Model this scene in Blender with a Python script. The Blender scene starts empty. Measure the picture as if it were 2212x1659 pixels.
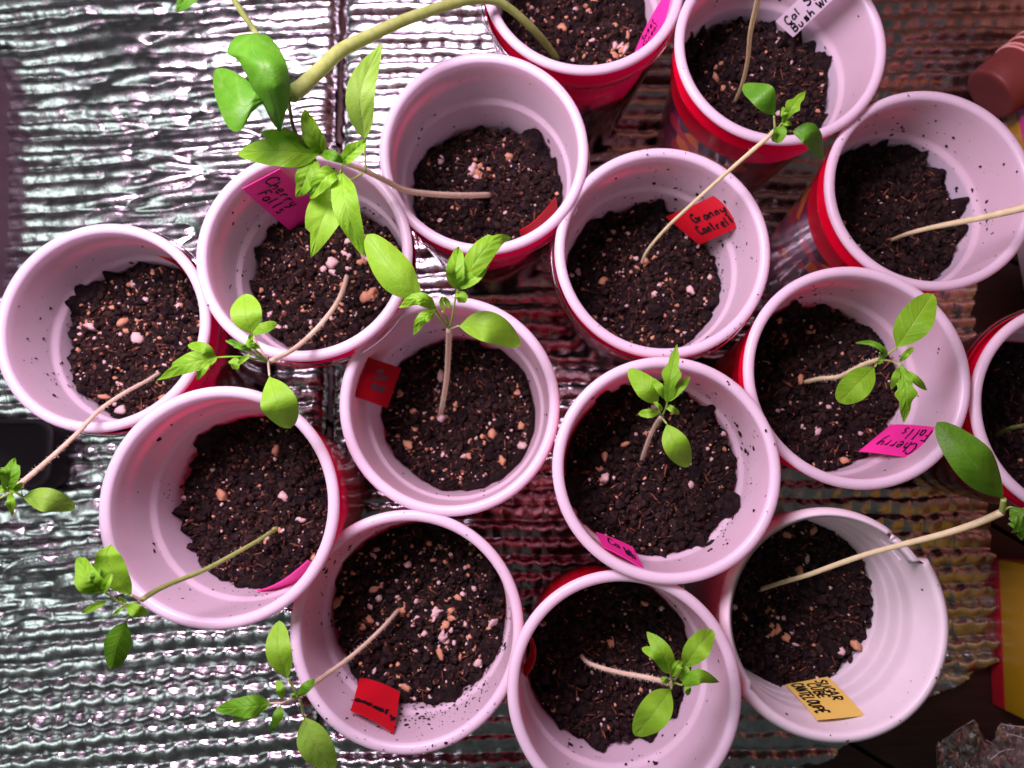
import bpy, math, random
import numpy as np
from mathutils import Vector, Matrix

R = math.radians
scene = bpy.context.scene
COL = scene.collection

# ------------------------------------------------------------------ camera
FPX = 1475.0                      # focal length in picture widths of 2212
CX, CY = 1106.0, 829.5
TILT = R(7.0)
CAMZ = 0.424
RIMZ = 0.122
cam_d = bpy.data.cameras.new('camera')
cam = bpy.data.objects.new('camera', cam_d)
COL.objects.link(cam)
cam.location = (0, 0, CAMZ)
cam.rotation_euler = (TILT, 0, 0)
cam_d.sensor_width = 36.0
cam_d.lens = 36.0 * FPX / 2212.0
cam_d.clip_start = 0.01
cam_d.clip_end = 50
cam_d.dof.use_dof = True
cam_d.dof.focus_distance = 0.268
cam_d.dof.aperture_fstop = 11.0
scene.camera = cam

# ------------------------------------------------------------------ world + lamps
world = bpy.data.worlds.new("World")
scene.world = world
world.use_nodes = True
bg = world.node_tree.nodes['Background']
bg.inputs[0].default_value = (0.50, 0.54, 0.53, 1)
bg.inputs[1].default_value = 0.09

def area(name, loc, target, sx, sy, power, color):
    l = bpy.data.lights.new(name, 'AREA')
    l.shape = 'RECTANGLE'; l.size = sx; l.size_y = sy
    l.energy = power; l.color = color
    o = bpy.data.objects.new(name, l); COL.objects.link(o)
    o.location = loc
    d = Vector(target) - Vector(loc)
    o.rotation_euler = d.to_track_quat('-Z', 'Y').to_euler()
    return o
# the grow light hangs just above the top edge of the picture, a little left
area('grow_lamp', (-0.17, 0.22, 0.47), (-0.04, 0.02, 0.10), 0.28, 0.13, 4.5, (1.0, 0.69, 0.92))
# cool white ceiling lamp of the room, behind the photographer to the left
area('ceiling_lamp', (-1.20, -0.30, 1.40), (-0.1, 0, 0), 0.75, 0.42, 2.9, (0.84, 1.0, 0.94))
area('wide_fill', (-2.2, -0.6, 2.2), (-0.1, 0, 0), 2.6, 2.2, 2.8, (0.86, 1.0, 0.94))  # added fill, wide and dim, to soften the gradients mirrored in the foil

scene.view_settings.view_transform = 'Standard'
scene.view_settings.look = 'None'
scene.view_settings.exposure = 0.12
scene.view_settings.gamma = 1.0
scene.render.engine = 'CYCLES'
scene.cycles.max_bounces = 10
scene.cycles.transparent_max_bounces = 12
scene.cycles.caustics_reflective = False
scene.cycles.caustics_refractive = False

CT, ST = math.cos(TILT), math.sin(TILT)
def W(px, py, z):
    """point of the picture (2212 wide) carried out to height z"""
    x = (px - CX) / FPX; y = -(py - CY) / FPX
    dx = x; dy = y * CT + ST; dz = y * ST - CT
    t = (z - CAMZ) / dz
    return Vector((dx * t, dy * t, z))
def depth(p):
    return (CAMZ - p[2]) * CT + p[1] * ST
def px2m(px, p):
    return px * depth(p) / FPX

# ------------------------------------------------------------------ object helpers
def link(o, parent=None):
    COL.objects.link(o)
    if parent is not None:
        o.parent = parent
    return o
def tagp(o, label=None, cat=None, group=None, kind=None):
    if label: o['label'] = label
    if cat: o['category'] = cat
    if group: o['group'] = group
    if kind: o['kind'] = kind
    return o
def empty(name, loc, label, cat, group=None):
    o = bpy.data.objects.new(name, None)
    o.empty_display_size = 0.01
    o.location = loc
    link(o)
    return tagp(o, label, cat, group)
def mesh_obj(name, V, F, mats, parent=None, smooth=True, uv=None, mi=None, world_space=True):
    me = bpy.data.meshes.new(name)
    V = np.asarray(V, dtype=np.float64)
    if parent is not None and world_space:
        V = V - np.array(parent_world(parent))
    if isinstance(F, np.ndarray):
        n, k = F.shape
        me.vertices.add(len(V)); me.vertices.foreach_set('co', V.ravel())
        me.loops.add(n * k); me.loops.foreach_set('vertex_index', F.ravel().astype(np.int32))
        me.polygons.add(n)
        me.polygons.foreach_set('loop_start', np.arange(0, n * k, k, dtype=np.int32))
        me.polygons.foreach_set('loop_total', np.full(n, k, dtype=np.int32))
        me.update(calc_edges=True)
    else:
        me.from_pydata([tuple(v) for v in V], [], F)
    me.polygons.foreach_set('use_smooth', [smooth] * len(me.polygons))
    if uv is not None:
        L = me.uv_layers.new(name='UVMap')
        idx = np.empty(len(me.loops), dtype=np.int32); me.loops.foreach_get('vertex_index', idx)
        L.data.foreach_set('uv', np.asarray(uv, dtype=np.float32)[idx].ravel())
    if not isinstance(mats, (list, tuple)): mats = [mats]
    for m in mats: me.materials.append(m)
    if mi is not None:
        me.polygons.foreach_set('material_index', np.asarray(mi, dtype=np.int32))
    me.update()
    return link(bpy.data.objects.new(name, me), parent)
def parent_world(p):
    v = Vector(p.location)
    q = p.parent
    while q is not None:
        v = v + Vector(q.location); q = q.parent
    return v

# ------------------------------------------------------------------ noise (numpy)
def _h(ix, iy, s):
    n = (ix.astype(np.int64) * 374761393 + iy.astype(np.int64) * 668265263 + s * 1274126177) & 0xffffffff
    n = ((n ^ (n >> 13)) * 1274126177) & 0xffffffff
    return ((n ^ (n >> 16)) & 0xffff) / 65535.0
def vn(x, y, s=0):
    x = np.asarray(x, float); y = np.asarray(y, float)
    ix = np.floor(x); iy = np.floor(y); fx = x - ix; fy = y - iy
    fx = fx * fx * (3 - 2 * fx); fy = fy * fy * (3 - 2 * fy)
    a = _h(ix, iy, s); b = _h(ix + 1, iy, s); c = _h(ix, iy + 1, s); d = _h(ix + 1, iy + 1, s)
    return (a * (1 - fx) + b * fx) * (1 - fy) + (c * (1 - fx) + d * fx) * fy
def fbm(x, y, s=0, o=4):
    r = 0; a = 0.5; t = 0
    for i in range(o):
        r = r + a * vn(x * 2 ** i, y * 2 ** i, s + i * 17); t += a; a *= 0.5
    return r / t

# ------------------------------------------------------------------ materials
def newmat(name):
    m = bpy.data.materials.new(name); m.use_nodes = True
    nt = m.node_tree
    b = nt.nodes['Principled BSDF']
    return m, nt, b, nt.nodes['Material Output']
def N(nt, t, **kw):
    n = nt.nodes.new(t)
    for k, v in kw.items(): setattr(n, k, v)
    return n
def math_(nt, op, a, b=None, clamp=False):
    n = nt.nodes.new('ShaderNodeMath'); n.operation = op; n.use_clamp = clamp
    for i, v in enumerate((a, b)):
        if v is None: continue
        if isinstance(v, (int, float)): n.inputs[i].default_value = v
        else: nt.links.new(v, n.inputs[i])
    return n.outputs[0]
def ramp(nt, fac, stops):
    n = nt.nodes.new('ShaderNodeValToRGB')
    cr = n.color_ramp
    while len(cr.elements) < len(stops): cr.elements.new(0.5)
    for e, (p, c) in zip(cr.elements, stops):
        e.position = p; e.color = (*c, 1)
    nt.links.new(fac, n.inputs[0])
    return n.outputs[0]
def mixc(nt, f, a, b):
    n = nt.nodes.new('ShaderNodeMix'); n.data_type = 'RGBA'
    for s, v in ((0, f), (6, a), (7, b)):
        if isinstance(v, (int, float)): n.inputs[s].default_value = v
        elif isinstance(v, tuple): n.inputs[s].default_value = (*v, 1)
        else: nt.links.new(v, n.inputs[s])
    return n.outputs[2]
def noise(nt, scale, detail=4, rough=0.55, vec=None):
    n = nt.nodes.new('ShaderNodeTexNoise'); n.inputs['Scale'].default_value = scale
    n.inputs['Detail'].default_value = detail; n.inputs['Roughness'].default_value = rough
    if vec is not None: nt.links.new(vec, n.inputs['Vector'])
    return n
def bump(nt, b, h, strength, dist):
    n = nt.nodes.new('ShaderNodeBump'); n.inputs['Strength'].default_value = strength
    n.inputs['Distance'].default_value = dist
    nt.links.new(h, n.inputs['Height']); nt.links.new(n.outputs[0], b.inputs['Normal'])
def objco(nt):
    return nt.nodes.new('ShaderNodeTexCoord').outputs['Object']
def translucent(nt, b, out, color, fac):
    t = nt.nodes.new('ShaderNodeBsdfTranslucent')
    if isinstance(color, tuple): t.inputs[0].default_value = (*color, 1)
    else: nt.links.new(color, t.inputs[0])
    m = nt.nodes.new('ShaderNodeMixShader'); m.inputs[0].default_value = fac
    nt.links.new(b.outputs[0], m.inputs[1]); nt.links.new(t.outputs[0], m.inputs[2])
    nt.links.new(m.outputs[0], out.inputs['Surface'])

M = {}
def plastic(name, col, rough, trans=None, tfac=0.2, grime=0.06, coat=0.0):
    m, nt, b, out = newmat(name)
    n = noise(nt, 60, 5, 0.6, objco(nt))
    c = ramp(nt, n.outputs[0], [(0.3, tuple(x * (1 - grime) for x in col)), (0.65, col)])
    nt.links.new(c, b.inputs['Base Color'])
    b.inputs['Roughness'].default_value = rough
    b.inputs['Coat Weight'].default_value = coat
    b.inputs['Coat Roughness'].default_value = 0.08
    if trans: translucent(nt, b, out, trans, tfac)
    M[name] = m
    return m
plastic('cup_white', (0.82, 0.75, 0.83), 0.34, (0.92, 0.76, 0.86), 0.36, 0.05)
plastic('cup_red', (0.74, 0.004, 0.035), 0.22, (1.0, 0.012, 0.14), 0.6, 0.15, 0.4)
plastic('foam_white', (0.78, 0.74, 0.76), 0.42, (0.9, 0.82, 0.82), 0.12, 0.06)
plastic('tag_pink', (0.90, 0.045, 0.38), 0.35, (0.95, 0.05, 0.40), 0.2, 0.08)
plastic('tag_red', (0.48, 0.002, 0.012), 0.55, (0.8, 0.005, 0.03), 0.15, 0.10)
plastic('tag_crimson', (0.30, 0.001, 0.008), 0.6, None, 0, 0.10)
M['tag_crimson'].node_tree.nodes['Principled BSDF'].inputs['Specular IOR Level'].default_value = 0.08
plastic('tag_white', (0.80, 0.72, 0.80), 0.4, None, 0, 0.04)
plastic('tag_yellow', (0.74, 0.58, 0.12), 0.5, None, 0, 0.06)
plastic('ink', (0.006, 0.005, 0.008), 0.4, None)
plastic('black_plastic', (0.005, 0.0045, 0.005), 0.6, None)
M['black_plastic'].node_tree.nodes['Principled BSDF'].inputs['Specular IOR Level'].default_value = 0.15
plastic('mauve_board', (0.15, 0.10, 0.12), 0.7, None, 0, 0.3)
plastic('peach_plastic', (0.24, 0.055, 0.045), 0.5, (0.45, 0.10, 0.08), 0.3, 0.25)
plastic('peach_soft', (0.62, 0.26, 0.20), 0.6, None, 0, 0.3)
plastic('peach_band', (0.75, 0.36, 0.30), 0.3, None, 0, 0.1)

# clear plastic: thin film that mostly passes light, with glossy reflection
def clear(name, tint, gloss_rough, body):
    m, nt, b, out = newmat(name)
    tr = nt.nodes.new('ShaderNodeBsdfTransparent'); tr.inputs[0].default_value = (*tint, 1)
    g = nt.nodes.new('ShaderNodeBsdfGlossy'); g.inputs['Roughness'].default_value = gloss_rough
    lw = nt.nodes.new('ShaderNodeLayerWeight'); lw.inputs[0].default_value = body
    mx = nt.nodes.new('ShaderNodeMixShader')
    nt.links.new(lw.outputs['Fresnel'], mx.inputs[0])
    nt.links.new(tr.outputs[0], mx.inputs[1]); nt.links.new(g.outputs[0], mx.inputs[2])
    nt.links.new(mx.outputs[0], out.inputs['Surface'])
    M[name] = m
clear('clear_plastic', (0.90, 0.80, 0.84), 0.08, 0.35)
clear('wrap_film', (0.94, 0.90, 0.90), 0.15, 0.30)
nt = M['wrap_film'].node_tree
mxx = [n for n in nt.nodes if n.type == 'MIX_SHADER'][0]
df = nt.nodes.new('ShaderNodeBsdfDiffuse'); df.inputs[0].default_value = (0.75, 0.58, 0.58, 1)
m2 = nt.nodes.new('ShaderNodeMixShader'); m2.inputs[0].default_value = 0.13
nt.links.new(mxx.outputs[0], m2.inputs[1]); nt.links.new(df.outputs[0], m2.inputs[2])
nt.links.new(m2.outputs[0], [n for n in nt.nodes if n.type == 'OUTPUT_MATERIAL'][0].inputs['Surface'])

plastic('crease_glint', (0.85, 0.75, 0.78), 0.25, None)  # pale colour standing for glints along the wrap's creases
# metallised bubble foil
def foil_mat():
    m, nt, b, out = newmat('foil')
    co = objco(nt)
    n = noise(nt, 900, 3, 0.6, co)
    n2 = noise(nt, 120, 4, 0.6, co)
    b.inputs['Metallic'].default_value = 1.0
    c = ramp(nt, n2.outputs[0], [(0.3, (0.45, 0.45, 0.46)), (0.7, (0.72, 0.71, 0.72))])
    nt.links.new(c, b.inputs['Base Color'])
    r = ramp(nt, n2.outputs[0], [(0.35, (0.19,) * 3), (0.7, (0.31,) * 3)])
    nt.links.new(r, b.inputs['Roughness'])
    h = math_(nt, 'ADD', math_(nt, 'MULTIPLY', n.outputs[0], 0.25), n2.outputs[0])
    bump(nt, b, h, 0.30, 0.0011)
    M['foil'] = m
foil_mat()

def wood():
    m, nt, b, out = newmat('dark_wood')
    co = objco(nt)
    mp = nt.nodes.new('ShaderNodeMapping'); mp.inputs['Scale'].default_value = (3, 60, 60)
    nt.links.new(co, mp.inputs[0])
    n = noise(nt, 6, 6, 0.65, mp.outputs[0])
    c = ramp(nt, n.outputs[0], [(0.3, (0.022, 0.007, 0.006)), (0.7, (0.05, 0.017, 0.013))])
    nt.links.new(c, b.inputs['Base Color'])
    b.inputs['Roughness'].default_value = 0.42
    bump(nt, b, n.outputs[0], 0.25, 0.0006)
    M['wood'] = m
wood()

def soil_mat():
    m, nt, b, out = newmat('soil')
    co = objco(nt)
    n = noise(nt, 260, 6, 0.7, co)
    n2 = noise(nt, 900, 3, 0.6, co)
    c = ramp(nt, n.outputs[0], [(0.36, (0.003, 0.0016, 0.002)), (0.55, (0.011, 0.0055, 0.005)),
                                (0.70, (0.034, 0.014, 0.010)), (0.84, (0.10, 0.035, 0.02))])
    nt.links.new(c, b.inputs['Base Color'])
    b.inputs['Roughness'].default_value = 0.8
    b.inputs['Specular IOR Level'].default_value = 0.18
    bump(nt, b, n2.outputs[0], 0.9, 0.0012)
    M['soil'] = m
    for name, a, bb in (('crumb_dark', (0.003, 0.0016, 0.0016), (0.028, 0.012, 0.009)),
                        ('crumb_rust', (0.050, 0.018, 0.011), (0.20, 0.075, 0.04)),
                        ('perlite', (0.40, 0.27, 0.24), (0.66, 0.50, 0.47)),
                        ('vermiculite', (0.28, 0.13, 0.065), (0.60, 0.32, 0.18))):
        m, nt, b, out = newmat(name)
        n = noise(nt, 330, 4, 0.65, objco(nt))
        c = ramp(nt, n.outputs[0], [(0.36, a), (0.62, bb)])
        nt.links.new(c, b.inputs['Base Color'])
        b.inputs['Roughness'].default_value = 0.75
        b.inputs['Specular IOR Level'].default_value = 0.2
        M[name] = m
soil_mat()

def leaf_mat(name, base, dark, vein, trans, tf=0.34, nlat=7.0, veinw=0.05, veinstr=0.8, rough=0.45, latstr=0.30):
    rough = rough + 0.14
    m, nt, b, out = newmat(name)
    uv = nt.nodes.new('ShaderNodeUVMap').outputs[0]
    sp = nt.nodes.new('ShaderNodeSeparateXYZ'); nt.links.new(uv, sp.inputs[0])
    u = math_(nt, 'ABSOLUTE', math_(nt, 'MULTIPLY', math_(nt, 'SUBTRACT', sp.outputs[0], 0.5), 2.0))
    v = sp.outputs[1]
    n0 = noise(nt, 160, 4, 0.6, objco(nt))
    wob = math_(nt, 'MULTIPLY', math_(nt, 'SUBTRACT', n0.outputs[0], 0.5), 0.35)
    mid = nt.nodes.new('ShaderNodeMapRange'); mid.inputs[1].default_value = 0.0
    mid.inputs[2].default_value = veinw; mid.inputs[3].default_value = 1; mid.inputs[4].default_value = 0
    nt.links.new(u, mid.inputs[0])
    s = math_(nt, 'SINE', math_(nt, 'MULTIPLY', math_(nt, 'ADD', math_(nt, 'SUBTRACT', v, math_(nt, 'MULTIPLY', u, 0.22)), math_(nt, 'MULTIPLY', wob, 0.25)), nlat * 6.283))
    lat = nt.nodes.new('ShaderNodeMapRange'); lat.inputs[1].default_value = 0.72; lat.inputs[2].default_value = 1.0
    nt.links.new(s, lat.inputs[0])
    latw = math_(nt, 'MULTIPLY', lat.outputs[0], latstr)
    allv = math_(nt, 'MULTIPLY', math_(nt, 'MAXIMUM', mid.outputs[0], latw), veinstr)
    body = ramp(nt, n0.outputs[0], [(0.32, dark), (0.62, base)])
    fine = noise(nt, 1300, 2, 0.5, objco(nt))
    body2 = mixc(nt, math_(nt, 'MULTIPLY', fine.outputs[0], 0.35), body, tuple(x * 0.7 for x in base))
    c = mixc(nt, allv, body2, vein)
    nt.links.new(c, b.inputs['Base Color'])
    b.inputs['Roughness'].default_value = rough
    b.inputs['Specular IOR Level'].default_value = 0.35
    h = math_(nt, 'SUBTRACT', math_(nt, 'MULTIPLY', fine.outputs[0], 0.45), math_(nt, 'MULTIPLY', allv, 0.9))
    bump(nt, b, h, 0.55, 0.0007)
    tc = mixc(nt, 0.6, c, trans)
    translucent(nt, b, out, tc, tf)
    M[name] = m
leaf_mat('seed_leaf', (0.26, 0.60, 0.032), (0.21, 0.53, 0.024), (0.34, 0.60, 0.14), (0.34, 0.72, 0.03), 0.34, 3.0, 0.035, 0.5, 0.42, 0.05)
leaf_mat('seed_leaf_dull', (0.24, 0.50, 0.05), (0.19, 0.44, 0.035), (0.36, 0.50, 0.20), (0.32, 0.6, 0.04), 0.3, 3.0, 0.035, 0.6, 0.42, 0.05)
leaf_mat('true_leaf', (0.23, 0.56, 0.022), (0.15, 0.45, 0.014), (0.38, 0.68, 0.12), (0.38, 0.72, 0.02), 0.34, 5.0, 0.045, 0.75, 0.42, 0.26)
leaf_mat('true_leaf_dark', (0.12, 0.38, 0.009), (0.06, 0.26, 0.006), (0.34, 0.54, 0.09), (0.22, 0.52, 0.02), 0.28, 5.0, 0.05, 0.7, 0.42, 0.35)
leaf_mat('vine_leaf', (0.10, 0.34, 0.018), (0.065, 0.27, 0.012), (0.28, 0.50, 0.14), (0.16, 0.5, 0.02), 0.3, 3.0, 0.025, 0.45, 0.33, 0.25)
leaf_mat('cucumber_leaf', (0.08, 0.24, 0.008), (0.05, 0.17, 0.006), (0.2, 0.36, 0.07), (0.12, 0.36, 0.01), 0.25, 3.0, 0.03, 0.5, 0.35, 0.15)
def stem_mat(name, a, b_, t):
    m, nt, b, out = newmat(name)
    n = noise(nt, 300, 4, 0.6, objco(nt))
    c = ramp(nt, n.outputs[0], [(0.35, a), (0.65, b_)])
    nt.links.new(c, b.inputs['Base Color']); b.inputs['Roughness'].default_value = 0.5
    bump(nt, b, n.outputs[0], 0.3, 0.0003)
    translucent(nt, b, out, t, 0.33)
    M[name] = m
stem_mat('stem_pink', (0.66, 0.56, 0.40), (0.82, 0.72, 0.54), (0.8, 0.7, 0.46))
stem_mat('stem_green', (0.33, 0.46, 0.10), (0.46, 0.57, 0.19), (0.50, 0.66, 0.16))
stem_mat('stem_pale', (0.66, 0.66, 0.36), (0.80, 0.79, 0.48), (0.8, 0.75, 0.4))
stem_mat('stem_dark', (0.12, 0.18, 0.04), (0.20, 0.26, 0.07), (0.2, 0.3, 0.05))
m, nt, b, out = newmat('hair'); b.inputs['Base Color'].default_value = (0.72, 0.70, 0.55, 1); b.inputs['Roughness'].default_value = 0.3
M['hair'] = m

plastic('reflector', (0.50, 0.17, 0.09), 0.5, None, 0, 0.4)  # colour of the added boards that tint the foil from out of view
# printed cartons: blocks of flat ink
def print_mat(name, stops, scale, grid=False):
    m, nt, b, out = newmat(name)
    co = objco(nt)
    v = nt.nodes.new('ShaderNodeTexVoronoi'); v.inputs['Scale'].default_value = scale
    nt.links.new(co, v.inputs['Vector'])
    c = nt.nodes.new('ShaderNodeSeparateColor'); nt.links.new(v.outputs['Color'], c.inputs[0])
    rr = ramp(nt, c.outputs[0], stops)
    nt.nodes[-1].color_ramp.interpolation = 'CONSTANT'
    n = noise(nt, 90, 4, 0.6, co)
    cc = mixc(nt, math_(nt, 'MULTIPLY', n.outputs[0], 0.35), rr, (0.10, 0.02, 0.02))
    nt.links.new(cc, b.inputs['Base Color']); b.inputs['Roughness'].default_value = 0.28
    b.inputs['Coat Weight'].default_value = 0.4
    M[name] = m
print_mat('berry_print', [(0.0, (0.05, 0.008, 0.04)), (0.28, (0.35, 0.015, 0.05)), (0.5, (0.14, 0.01, 0.06)), (0.7, (0.62, 0.17, 0.02)), (0.85, (0.02, 0.01, 0.03))], 120)
plastic('carton_yellow', (0.42, 0.25, 0.008), 0.4, None, 0, 0.08)
plastic('carton_white', (0.72, 0.68, 0.68), 0.4, None, 0, 0.05)
plastic('carton_magenta', (0.55, 0.03, 0.25), 0.4, None, 0, 0.08)
plastic('carton_red', (0.42, 0.01, 0.02), 0.4, None, 0, 0.08)
plastic('carton_orange', (0.60, 0.16, 0.03), 0.4, None, 0, 0.08)

# ------------------------------------------------------------------ floor and foil
def box(name, x0, x1, y0, y1, z0, z1, mat, parent=None, rot=0.0, about=(0, 0)):
    V = np.array([(x, y, z) for z in (z0, z1) for (x, y) in ((x0, y0), (x1, y0), (x1, y1), (x0, y1))], float)
    if rot:
        c, s = math.cos(rot), math.sin(rot)
        x = V[:, 0] - about[0]; y = V[:, 1] - about[1]
        V[:, 0] = about[0] + c * x - s * y; V[:, 1] = about[1] + s * x + c * y
    F = [(3, 2, 1, 0), (4, 5, 6, 7), (0, 1, 5, 4), (1, 2, 6, 5), (2, 3, 7, 6), (3, 0, 4, 7)]
    o = mesh_obj(name, V, F, mat, parent, smooth=False)
    bv = o.modifiers.new('bevel', 'BEVEL'); bv.width = 0.0007; bv.segments = 2
    return o
floor = mesh_obj('floor', [(-3, -3, -0.022), (3, -3, -0.022), (3, 3, -0.022), (-3, 3, -0.022)], [(0, 1, 2, 3)], M['wood'])
tagp(floor, kind='structure')
pj = W(1882, 1632, -0.012)
for k in range(-3, 4):
    w = 0.16
    box('floorboard', pj.x - 0.9, pj.x + 0.9, pj.y + k * w + 0.0012, pj.y + (k + 1) * w - 0.0012, -0.021, -0.010,
        M['wood'], floor, R(-31), (pj.x, pj.y))

def foil_height(x, y, ang, seed, amp, fold, pm=1.0):
    c, s = math.cos(ang), math.sin(ang)
    # slow wander of the rows
    X = x * c + y * s; Y = -x * s + y * c
    Y = Y + 0.0050 * (fbm(x * 9, y * 9, seed + 5, 2) - 0.5) + 0.0012 * (vn(x * 70, y * 40, seed + 7) - .5)
    px = 0.0120; py = px * 0.87
    r = Y / py; row = np.floor(r)
    off = (row % 2) * 0.5
    u = X / px + off; cu = u - np.floor(u) - 0.5
    v = r - row - 0.5
    # domed bubbles in brick rows, foil stretched over them
    rx = np.clip(np.abs(cu) * 2, 0, 1)
    # long soft rolls, pinched by a thin crease at every bubble
    jit = _h(np.floor(u), row, seed + 3)
    pinch = 1 - pm * ((0.12 + 0.22 * jit) * np.exp(-((1 - rx) / 0.07) ** 2) + 0.07 * rx ** 3)
    rw = _h(row, row * 0 + 3, seed + 11)
    big = np.where(rw > 0.55, 1.15, 0.30)                   # every few rows a tall fold
    asy = 0.24 + 0.20 * _h(row, row * 0 + 9, seed + 12)
    sc_ = (0.06 + 0.20 * pm) * np.sin(cu * 6.283 + 1.0 + 2 * jit * pm) + 0.60 * (vn(X * 60, row * 3.7, seed + 2) - .5)
    vv = np.clip(v + 0.5 + sc_ * 0.35, 0, 1)
    pk = 1 - asy
    prof = np.where(vv < pk, 1 - (1 - np.clip(vv / pk, 0, 1)) ** 2, 1 - np.clip((vv - pk) / (1 - pk), 0, 1) ** 2)
    amp_x = 0.55 + 0.9 * vn(X * 11, row * 7.7, seed + 21)
    h = prof * pinch * (amp * (0.8 + 0.4 * (jit * pm + 0.5 * (1 - pm))) + fold * big * amp_x)
    h = h + 0.00035 * (fbm(x * 260, y * 260, seed + 31, 2) - 0.5)
    return h
def crumple(x, y, seed, sc=26):
    y = y - 0.08 * x
    a = np.abs(fbm(x * sc * 0.55 + 0.4 * np.sin(y * 50), y * sc * 2.0, seed, 2) - 0.5) * 2
    b = np.abs(fbm(x * sc * 1.2 + 7, y * sc * 3.0, seed + 9, 2) - 0.5) * 2
    return (a ** 0.7) * 0.6 + (b ** 0.7) * 0.4
def foil_sheet(name, x0, x1, y0, y1, ang, seed, amp, fold, zoff, keep, crz, label):
    st = 0.0009
    xs = np.arange(x0, x1, st); ys = np.arange(y0, y1, st)
    X, Y = np.meshgrid(xs, ys)
    pm = np.clip((0.12 - Y) / 0.24, 0.12, 0.60)      # upper part pulled flat: long rolls; lower part shows every bubble
    H = foil_height(X, Y, ang, seed, amp, fold, pm)
    for (cx, cy, rad, a) in crz:
        wgt = np.exp(-(((X - cx) ** 2 + (Y - cy) ** 2) / rad ** 2))
        H = H * (1 - 0.72 * wgt) + wgt * a * crumple(X, Y, seed + 40)
    H = H + 0.003 * (fbm(X * 6, Y * 6, seed + 60, 2) - 0.5)
    # the cut edges curl down to the floor
    e = np.minimum(X - x0, x1 - X)
    H = H - 0.007 * np.exp(-np.clip(e, 0, 1) / 0.003)
    Z = H + zoff
    ny, nx = X.shape
    V = np.stack([X.ravel(), Y.ravel(), Z.ravel()], 1)
    i = (np.arange(ny - 1)[:, None] * nx + np.arange(nx - 1)[None, :]).ravel()
    F = np.stack([i, i + 1, i + 1 + nx, i + nx], 1)
    k = keep(V[F[:, 0], 0], V[F[:, 0], 1])
    F = F[k]
    used = np.unique(F); remap = -np.ones(len(V), int); remap[used] = np.arange(len(used))
    o = mesh_obj(name, V[used], remap[F], M['foil'])
    return tagp(o, label, 'foil sheet', 'foil bubble insulation under the cups')
xe_l = -0.42
a1 = W(1760, 1659, 0); a2 = W(2135, 1447, 0)
def keep_r(x, y):
    t = (y - a1.y) - (a2.y - a1.y) / (a2.x - a1.x) * (x - a1.x)
    return (t > 0.0015 * np.sin(x * 160)) & (x < 0.293 + np.clip(y - 0.10, 0, 1) * 0.35)
seamx = -0.116
foil_sheet('foil_sheet', xe_l, seamx - 0.0012, -0.24, 0.40, R(4.5), 1, 0.0014, 0.0030, -0.004, lambda x, y: x < 9,
           [(-0.22, 0.17, 0.06, 0.012), (-0.275, -0.05, 0.055, 0.014), (-0.14, 0.22, 0.05, 0.012), (-0.25, 0.28, 0.06, 0.009), (-0.17, 0.12, 0.05, 0.008)],
           'silver bubble foil at the left of the picture, creased, under the leftmost cups')
foil_sheet('foil_sheet', seamx + 0.0012, 0.40, -0.24, 0.40, R(0.5), 33, 0.0014, 0.0026, -0.005, keep_r,
           [(-0.03, 0.05, 0.04, 0.006), (0.10, 0.13, 0.03, 0.006)],
           'wide bubble foil sheet right of the seam, reflecting red cups')

# ------------------------------------------------------------------ cups
def lathe(prof, n=96, mod=None):
    """prof: list of (r, z); returns V, F"""
    a = np.linspace(0, 2 * math.pi, n, endpoint=False)
    V = []
    for (r, z) in prof:
        rr = np.full(n, r)
        zz = np.full(n, z)
        if mod is not None: rr, zz = mod(a, r, z)
        V.append(np.stack([rr * np.cos(a), rr * np.sin(a), zz], 1))
    V = np.concatenate(V)
    F = []
    for j in range(len(prof) - 1):
        i = np.arange(n); k = (i + 1) % n
        F.append(np.stack([j * n + i, j * n + k, (j + 1) * n + k, (j + 1) * n + i], 1))
    return V, np.concatenate(F)
INR = [(0.0, 0.0046), (0.004, 0.0048), (0.030, 0.0056), (0.0325, 0.0060), (0.0335, 0.0072), (0.036, 0.0074),
       (0.055, 0.0090), (0.118, 0.0150)]
def inner_r(Rr, d, white=False):
    ds = [a for a, _ in INR]; ins = [b for _, b in INR]
    return Rr - np.interp(d, ds, ins)
CUPS = {}
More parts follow.
